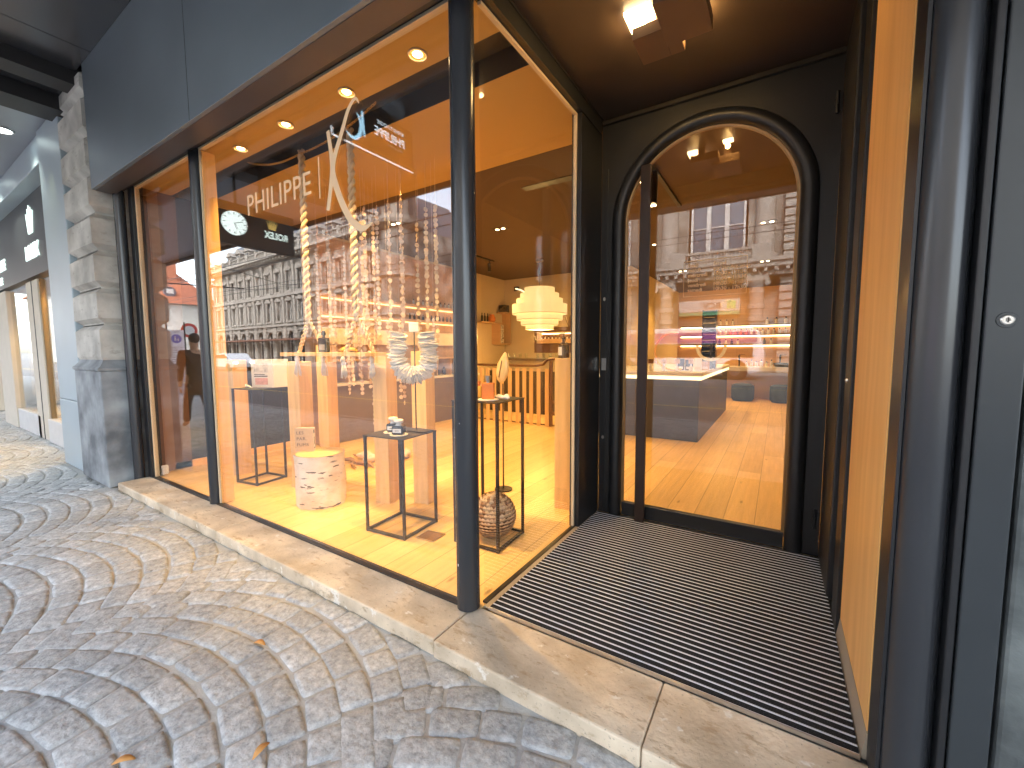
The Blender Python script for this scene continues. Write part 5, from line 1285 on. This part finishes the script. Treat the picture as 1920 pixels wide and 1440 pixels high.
for X in (-5.9,-1.1): b.box(lx(X)-.5,lx(X)+.5,-1.0,-.5,6.95,7.85)
b.build('balustrade',trimA,BK,fix=False)
for X in (-6.6,-1.0):
    b=MB(TK); b.lathe([(.75,6.95),(.75,7.3),(.6,7.4),(.55,7.6),(.52,12.2),(.7,12.4),(.75,12.9),(.8,13.4)],(lx(X),-.05,0),24); b.build('column',trimA,BK,smooth=40)
for X in (-6.75,-1.3):
    b=MB(TK)
    b.box(lx(X)-.5,lx(X)+.5,-.5,.4,0,.8)
    b.lathe([(.42,.8),(.40,4.9),(.46,5.0),(.40,5.05),(.42,5.3),(.62,5.7)],(lx(X),-.1,0),20)
    for zz in (1.6,2.4,3.2,4.0): b.lathe([(.42,zz),(.48,zz+.03),(.48,zz+.28),(.42,zz+.31)],(lx(X),-.1,0),20)
    b.box(lx(X)-.65,lx(X)+.65,-.65,.4,5.7,6.0)
    for s_ in (-1,1): b.tube([(lx(X)+s_*.58,-.62,5.55),(lx(X)+s_*.58,-.2,5.55)],.16,12)
    b.build('entrance_column',trimA,BK,smooth=40)
def bwin(x0,x1,z0,z1,div,name='window'):
    b=MB(TK); X0,X1=lx(x1),lx(x0)
    b.box(X0,X1,.2,.3,z0,z0+.12).box(X0,X1,.2,.3,z1-.12,z1)
    for k in range(div+1):
        x=X0+(X1-X0)*k/div; b.box(x-.13,x+.13,.1,.28,z0+.12,z1-.12)
    b.box(X0,X1,.22,.28,(z0+z1)/2,(z0+z1)/2+.06)
    o=b.build(name,frameM,BK); p=MB(TK); p.box(X0,X1,.31,.34,z0,z1); p.build('pane',mat('bank_glass',(.10,.13,.17),.12,0,.4,.25),o)
bwin(-5.28,-2.05,7.0,11.9,3); bwin(-14.5,-9.5,7.2,11.5,4); bwin(-13.5,-10.5,1.0,4.6,2); bwin(2.5,4.5,7.5,11,2); bwin(6.5,8.5,7.5,11,2); bwin(1.2,3.6,1.0,4.6,2); bwin(6,10,1.0,4.6,3)
b=MB(TK); b.box(lx(-1.85),lx(-6.2),.30,.45,0,5.4); b.build('entrance_recess',mat('entrance_dark',(.16,.10,.06),.5),BK)
b=MB(TK); b.box(lx(-2.2),lx(-5.9),-.02,.28,4.0,4.75); sg=b.build('sign_board',mat('bank_board',(.38,.38,.35),.4),BK)
b=MB(TK); b.box(lx(-2.2),lx(-5.9),-.025,.25,3.75,3.98); b.build('green_band',mat('green_band',(.10,.25,.12),.5),BK)
text('sign_lettering','BCV',.52,(-3.30,-23.96,4.2),(PI/2,0,PI),mat('bank_letter',(.06,.09,.08),.5),sg,ext=.01,bold=.01,sx=1.1)
b=MB(TK); b.T=None; b.rbox((-2.75+.05,-23.955,4.4),(.5,.03,.5)); b.build('sign_emblem',mat('bank_green',(.15,.4,.12),.5),sg)
b=MB(); b.tube([(-2.7+.15*math.cos(k*PI/8),-23.93,4.4+.15*math.sin(k*PI/8)) for k in range(3,14)],.03,6); b.build('sign_emblem',MATS['bank_letter'],sg)

# red roofed house far down the street
H=thing('red_roofed_house','white house with steep red tiled roof and dormers at the far end of the street','building',(-90,-24,0))
TH=frameT((-90,-34,0),PI/2)   # local x -> +y, -y -> +x
MB(TH).box(0,22,.05,12,0,9.9).build('core',mat('house_white',(.55,.54,.5),.8),H)
cl=facade(H,TH,7,3.1,[(0,3.6,.8,2.9,1.3,False),(3.6,6.8,4.4,6.2,1.2,False),(6.8,10,7.6,9.2,1.2,False)],'wall',wm=MATS['house_white'])
for c in cl: window(H,TH,*c)
b=MB(TH); a=b.V([(-.6,-.7,9.95),(22.6,-.7,9.95),(22.6,12,9.95),(-.6,12,9.95),(5,5,16.5),(17,5,16.5)]); b.F(a,a+1,a+5,a+4);b.F(a+1,a+2,a+5);b.F(a+2,a+3,a+4,a+5);b.F(a+3,a,a+4); b.build('roof',redroof,H)
for x in (7,12,16): 
    b=MB(TH); b.tube([(x,.4,12.0),(x,3.2,12.0)],.9,14); o=b.build('dormer',slate,H); MB(TH).box(x-.5,x+.5,.36,.395,11.7,12.5).build('pane',frameM,o)
MB(TH).box(5,6.6,3,4.2,13,17.8).build('chimney',mat('chimney_brick',(.38,.14,.08),.8),H)
E2=thing('side_street_block','plain grey stone block between the palace and the bank','building',(-25,-44,0))
TE=frameT((-20,-50,0),PI); cl=facade(E2,TE,6,3.2,[(0,4,.8,3.2,1.4,False),(4,8,4.8,7,1.3,False),(8,12,8.8,11,1.3,False)]); [window(E2,TE,*c) for c in cl]
MB(TE).box(0,19.2,.55,10,0,13).build('core',facA,E2)

# bus, seen mirrored in the door
bus=thing('city_bus','white city bus with purple band and large black wheels on the far lane','bus',(-8,-19,-.12))
bz=-.12; bm2=mat('bus_white',(.72,.70,.74),.25,0,.03,coat=.5); bp2=mat('bus_purple',(.30,.09,.25),.3,0,.03)
prof=[(-16,.35),(-.0,.35),(.28,.8),(.30,1.4),(.05,2.5),(-.35,2.75),(-16,2.75)]
MB().prism([(x-.9,z+bz) for x,z in prof],-20.2,-17.8,'xz').build('body',bm2,bus,bevel=.05)
MB().box(-16.8,-.95,-17.79,-17.78,1.95+bz,2.5+bz).build('colour_band',bp2,bus); MB().box(-16.8,-1.1,-17.795,-17.785,1.15+bz,1.9+bz).build('window_band',winM,bus)
for X in (-1.9,-7.6,-14.5):
    b=MB(); b.T=Matrix.Translation((X,-17.76,.48+bz))@Matrix.Rotation(PI/2,4,'X'); b.lathe([(.26,.0),(.48,.02),(.48,.3),(.001,.3)],(0,0,0),24); o=b.build('wheel',mat('rubber',(.02,.02,.02),.8),bus,smooth=40)
    b=MB(); b.T=Matrix.Translation((X,-17.74,.48+bz))@Matrix.Rotation(PI/2,4,'X'); b.lathe([(.05,.0),(.25,.05),(.27,.0)],(0,0,0),20); b.build('rim',steel,o,smooth=40)
    b=MB(); b.T=Matrix.Translation((X,-17.785,.48+bz))@Matrix.Rotation(PI/2,4,'X'); b.lathe([(.60,0),(.60,.01)],(0,0,0),24); b.build('wheel_arch',black_mat,bus)

# white car
car=thing('parked_car','white hatchback car driving on the street, seen mirrored left in the window','car',(-38.9,-13.6,-.12))
def carbody(cx,cy,cz,m):
    pr=[(-2.1,.3),(-2.15,.75),(-2.0,.95),(-1.2,1.0),(-.5,1.42),(.9,1.45),(1.6,1.05),(2.05,.9),(2.15,.6),(2.1,.3)]
    b=MB(); b.prism([(cx+x,cz+z) for x,z in pr],cy-.85,cy+.85,'xz'); b.build('body',m,car,bevel=.08)
    b=MB(); b.prism([(cx+x,cz+z) for x,z in ((-1.05,1.02),(-.48,1.36),(.85,1.38),(1.4,1.05))],cy-.86,cy+.86,'xz'); b.build('side_windows',winM,car)
    for x in (-1.35,1.35):
        for s_ in (-1,1):
            b=MB(); b.T=Matrix.Translation((cx+x,cy+s_*.80,cz+.32))@Matrix.Rotation(PI/2,4,'X'); b.lathe([(.2,-.1),(.32,-.09),(.32,.09),(.2,.1)],(0,0,0),20); b.build('wheel',MATS['rubber'],car,smooth=40)
    for s_ in (-1,1): MB().box(cx+2.05,cx+2.16,cy+s_*.62-.15,cy+s_*.62+.15,cz+.62,cz+.76).build('headlight',mat('headlamp',(.9,.9,.85),.1,emis=(1,.95,.8),estr=3),car)
carbody(-38.9,-13.6,-.12,mat('car_white',(.8,.8,.8),.2,0,.02,coat=.6))

# traffic signs
rs=thing('blue_path_sign','white panel sign with round blue walker emblem on two dark posts','sign',(-16,-2.05,0))
MB().box(-16.01,-15.99,-2.27,-1.86,1.08,2.14).build('panel',mat('sign_white_flat',(.75,.77,.82),.5),rs)
for y in (-2.30,-1.83): MB().tube([(-16.02,y,0),(-16.02,y,2.4)],.022,10).build('post',black_metal,rs)
b=MB(); b.T=Matrix.Translation((-15.988,-2.065,1.87))@Matrix.Rotation(PI/2,4,'Y'); b.lathe([(.14,0),(.14,.003)],(0,0,0),28); d=b.build('emblem_disc',mat('sign_blue',(.03,.12,.5),.5),rs)
b=MB(); b.rbox((-15.983,-2.03,1.86),(.003,.035,.11)); b.rbox((-15.983,-2.11,1.84),(.003,.03,.08)); b.lathe([(.018,1.925),(.018,1.95)],(-15.984,-2.03,0),10); b.rbox((-15.983,-2.07,1.85),(.003,.07,.012)); b.build('walker_figures',label_white,d)
text('sign_text','MCBG',.06,(-15.988,-2.15,2.06),FX,inkm,rs,ext=.001)
b=MB()
for k in range(9): b.box(-15.989,-15.987,-2.22+.01*(k%3),-1.91-.015*(k%2),1.60-.055*k,1.612-.055*k)
b.build('print_lines',inkm,rs)
r2_=thing('red_warning_signs','red and white roadworks panel with triangle and round signs behind the blue sign','sign',(-18,-1.9,0))
MB().box(-18.01,-17.99,-2.2,-1.2,.95,2.6).build('panel',mat('sign_red',(.6,.04,.03),.5),r2_)
MB().prism([(-2.15,1.9),(-1.55,1.9),(-1.85,2.42)],-17.985,-17.98,'yz').build('warning_triangle',label_white,r2_)
MB().tube([(-17.97,-1.85+.26*math.cos(k*PI/12),1.45+.26*math.sin(k*PI/12)) for k in range(24)],.04,6,closed=True).build('round_sign',label_white,r2_)
for y in (-2.1,-1.3): MB().tube([(-18.03,y,0),(-18.03,y,2.6)],.03,8).build('post',steel,r2_)
r3=thing('round_red_sign','round red prohibition sign on a pole further down the street','sign',(-22,-4.6,0)); b=MB(); b.T=Matrix.Translation((-22,-4.6,2.4))@Matrix.Rotation(PI/2,4,'Y'); b.lathe([(.32,0),(.32,.01)],(0,0,0),24); b.build('disc',MATS['sign_red'],r3); MB().tube([(-22.02,-4.6,0),(-22.02,-4.6,2.6)],.03,8).build('post',steel,r3)
b=MB(); b.T=Matrix.Translation((-21.98,-4.6,2.4))@Matrix.Rotation(PI/2,4,'Y'); b.lathe([(.2,0),(.2,.004)],(0,0,0),24); b.build('inner_disc',label_white,r3)
# tram wires
wr=[]
for i,(y,z,lab) in enumerate(((-8,6.2,'overhead tram wire nearest the shops'),(-9.2,6.3,'second overhead tram wire from the shops'),(-14,6.6,'overhead tram wire above the middle of the street'),(-15.2,6.6,'overhead tram wire farthest from the shops'))):
    b=MB(); b.tube([(-90+k*10,y+.1*math.sin(k),z+.06*math.cos(k*1.3)) for k in range(13)],.018,5); tag(b.build('overhead_wire',black_mat,None),lab,'wire','overhead wires along the street')
b=MB(); b.tube([(-40,-1.9,8),(-41,-15,6.9),(-42,-27.5,9)],.02,5).tube([(-30,-1.9,8),(-33,-15,6.7),(-38,-27.5,9)],.02,5); b.tube([(-36,-8,6.2),(-37,-14,6.6)],.05,6); tag(b.build('span_wire',black_mat,None),'crossing span wires with dark clamps above the street junction','wire')
sl_=thing('hanging_street_light','white street lamp hanging on a span wire over the junction','street lamp',(-38,-12,6.6)); MB().lathe([(.05,7.0),(.35,6.75),(.35,6.6)],(-38,-12,0),18).build('hood',mat('lamp_hood',(.7,.72,.75),.4),sl_); MB().lathe([(.3,6.599),(.2,6.5),(.01,6.47)],(-38,-12,0),18).build('globe',label_white,sl_,smooth=True)

# ================================================================== PERSON (behind the camera, seen mirrored in the left pane)
def skin(name,verts,edges,radii,m,parent=None,root=0,sub=2):
    me=bpy.data.meshes.new(name); off=wloc(parent) if parent else Vector((0,0,0))
    me.from_pydata([tuple(Vector(v)-off) for v in verts],edges,[]); o=bpy.data.objects.new(name,me); COL.objects.link(o)
    if parent: o.parent=parent
    sk=o.modifiers.new('skin','SKIN'); sk.use_smooth_shade=True
    for i,v in enumerate(me.skin_vertices[0].data): v.radius=(radii[i] if isinstance(radii[i],tuple) else (radii[i],radii[i])); v.use_root=(i==root)
    o.modifiers.new('sub','SUBSURF').levels=sub; o.modifiers['sub'].render_levels=sub
    me.materials.append(m); return o
px,py=-9.3,-.05
pr_=thing('person','pedestrian in a long dark brown coat walking past on the cobbles','person',(px,py,0))
def Q(a,b_,z): return (px+a,py+b_,z)   # a forward (-x walk), b sideways
pv=[Q(0,0,.95),Q(0,0,1.15),Q(0,0,1.38),Q(0,0,1.50),Q(-.01,0,1.60),Q(-.02,0,1.70),
 Q(0,.19,1.42),Q(.06,.24,1.15),Q(.0,.25,.90),Q(-.02,.25,.80),
 Q(0,-.19,1.42),Q(-.08,-.24,1.16),Q(-.20,-.25,.93),Q(-.25,-.24,.84),
 Q(0,.10,.88),Q(-.18,.10,.50),Q(-.26,.10,.09),Q(-.42,.10,.04),
 Q(0,-.10,.88),Q(.12,-.10,.50),Q(.34,-.10,.12),Q(.24,-.10,.04)]
pe=[(0,1),(1,2),(2,3),(3,4),(4,5),(2,6),(6,7),(7,8),(8,9),(2,10),(10,11),(11,12),(12,13),(0,14),(14,15),(15,16),(16,17),(0,18),(18,19),(19,20),(20,21)]
prd=[(.15,.11),(.14,.11),(.15,.11),.055,.085,.075,.06,.045,.035,.03,.06,.045,.035,.03,.09,.06,.045,.035,.09,.06,.045,.035]
body=skin('body',pv,pe,prd,skin_m,pr_)
coat=skin('coat',[Q(0,0,.62),Q(0,0,.95),Q(0,0,1.2),Q(0,0,1.42),Q(0,.20,1.43),Q(.06,.26,1.15),Q(.0,.27,.90),Q(0,-.20,1.43),Q(-.08,-.26,1.16),Q(-.2,-.27,.93)],[(0,1),(1,2),(2,3),(3,4),(4,5),(5,6),(3,7),(7,8),(8,9)],[(.25,.2),(.21,.16),(.19,.15),(.17,.13),.085,.07,.06,.085,.07,.06],brown_coat,pr_,1)
tro=skin('trousers',[Q(0,0,.80),Q(0,.10,.75),Q(-.18,.10,.50),Q(-.26,.10,.10),Q(0,-.10,.75),Q(.12,-.10,.50),Q(.34,-.10,.13)],[(0,1),(1,2),(2,3),(0,4),(4,5),(5,6)],[.12,.1,.075,.065,.1,.075,.065],mat('trousers',(.03,.03,.035),.9),pr_)
hb=MB().blob(Q(.02,0,1.71),(.10,.09,.10),14,9,.03,3).build('hair',hair_m,pr_,smooth=True)
for s_ in (-1,1):
    MB().blob(Q(-.105,s_*.033,1.655),(.008,.012,.008),8,6,0,1).build('eye',label_white,pr_,smooth=True)
MB().blob(Q(-.115,0,1.62),(.018,.012,.022),8,6,0,1).build('nose',skin_m,pr_,smooth=True)
for s_,(hx,hz_) in ((1,(-.02,.76)),(-1,(-.27,.80))):
    b=MB()
    for k in range(4): b.tube([Q(hx-.025+.018*k,s_*.25,hz_+.02),Q(hx-.027+.018*k,s_*.25,hz_-.04),Q(hx-.035+.018*k,s_*.235,hz_-.07+.004*abs(k-1.5))],[.009,.008,.006],7)
    b.tube([Q(hx-.03,s_*.24,hz_+.02),Q(hx-.055,s_*.225,hz_-.02)],[.01,.007],7)
    b.build('hand',skin_m,pr_,smooth=True)
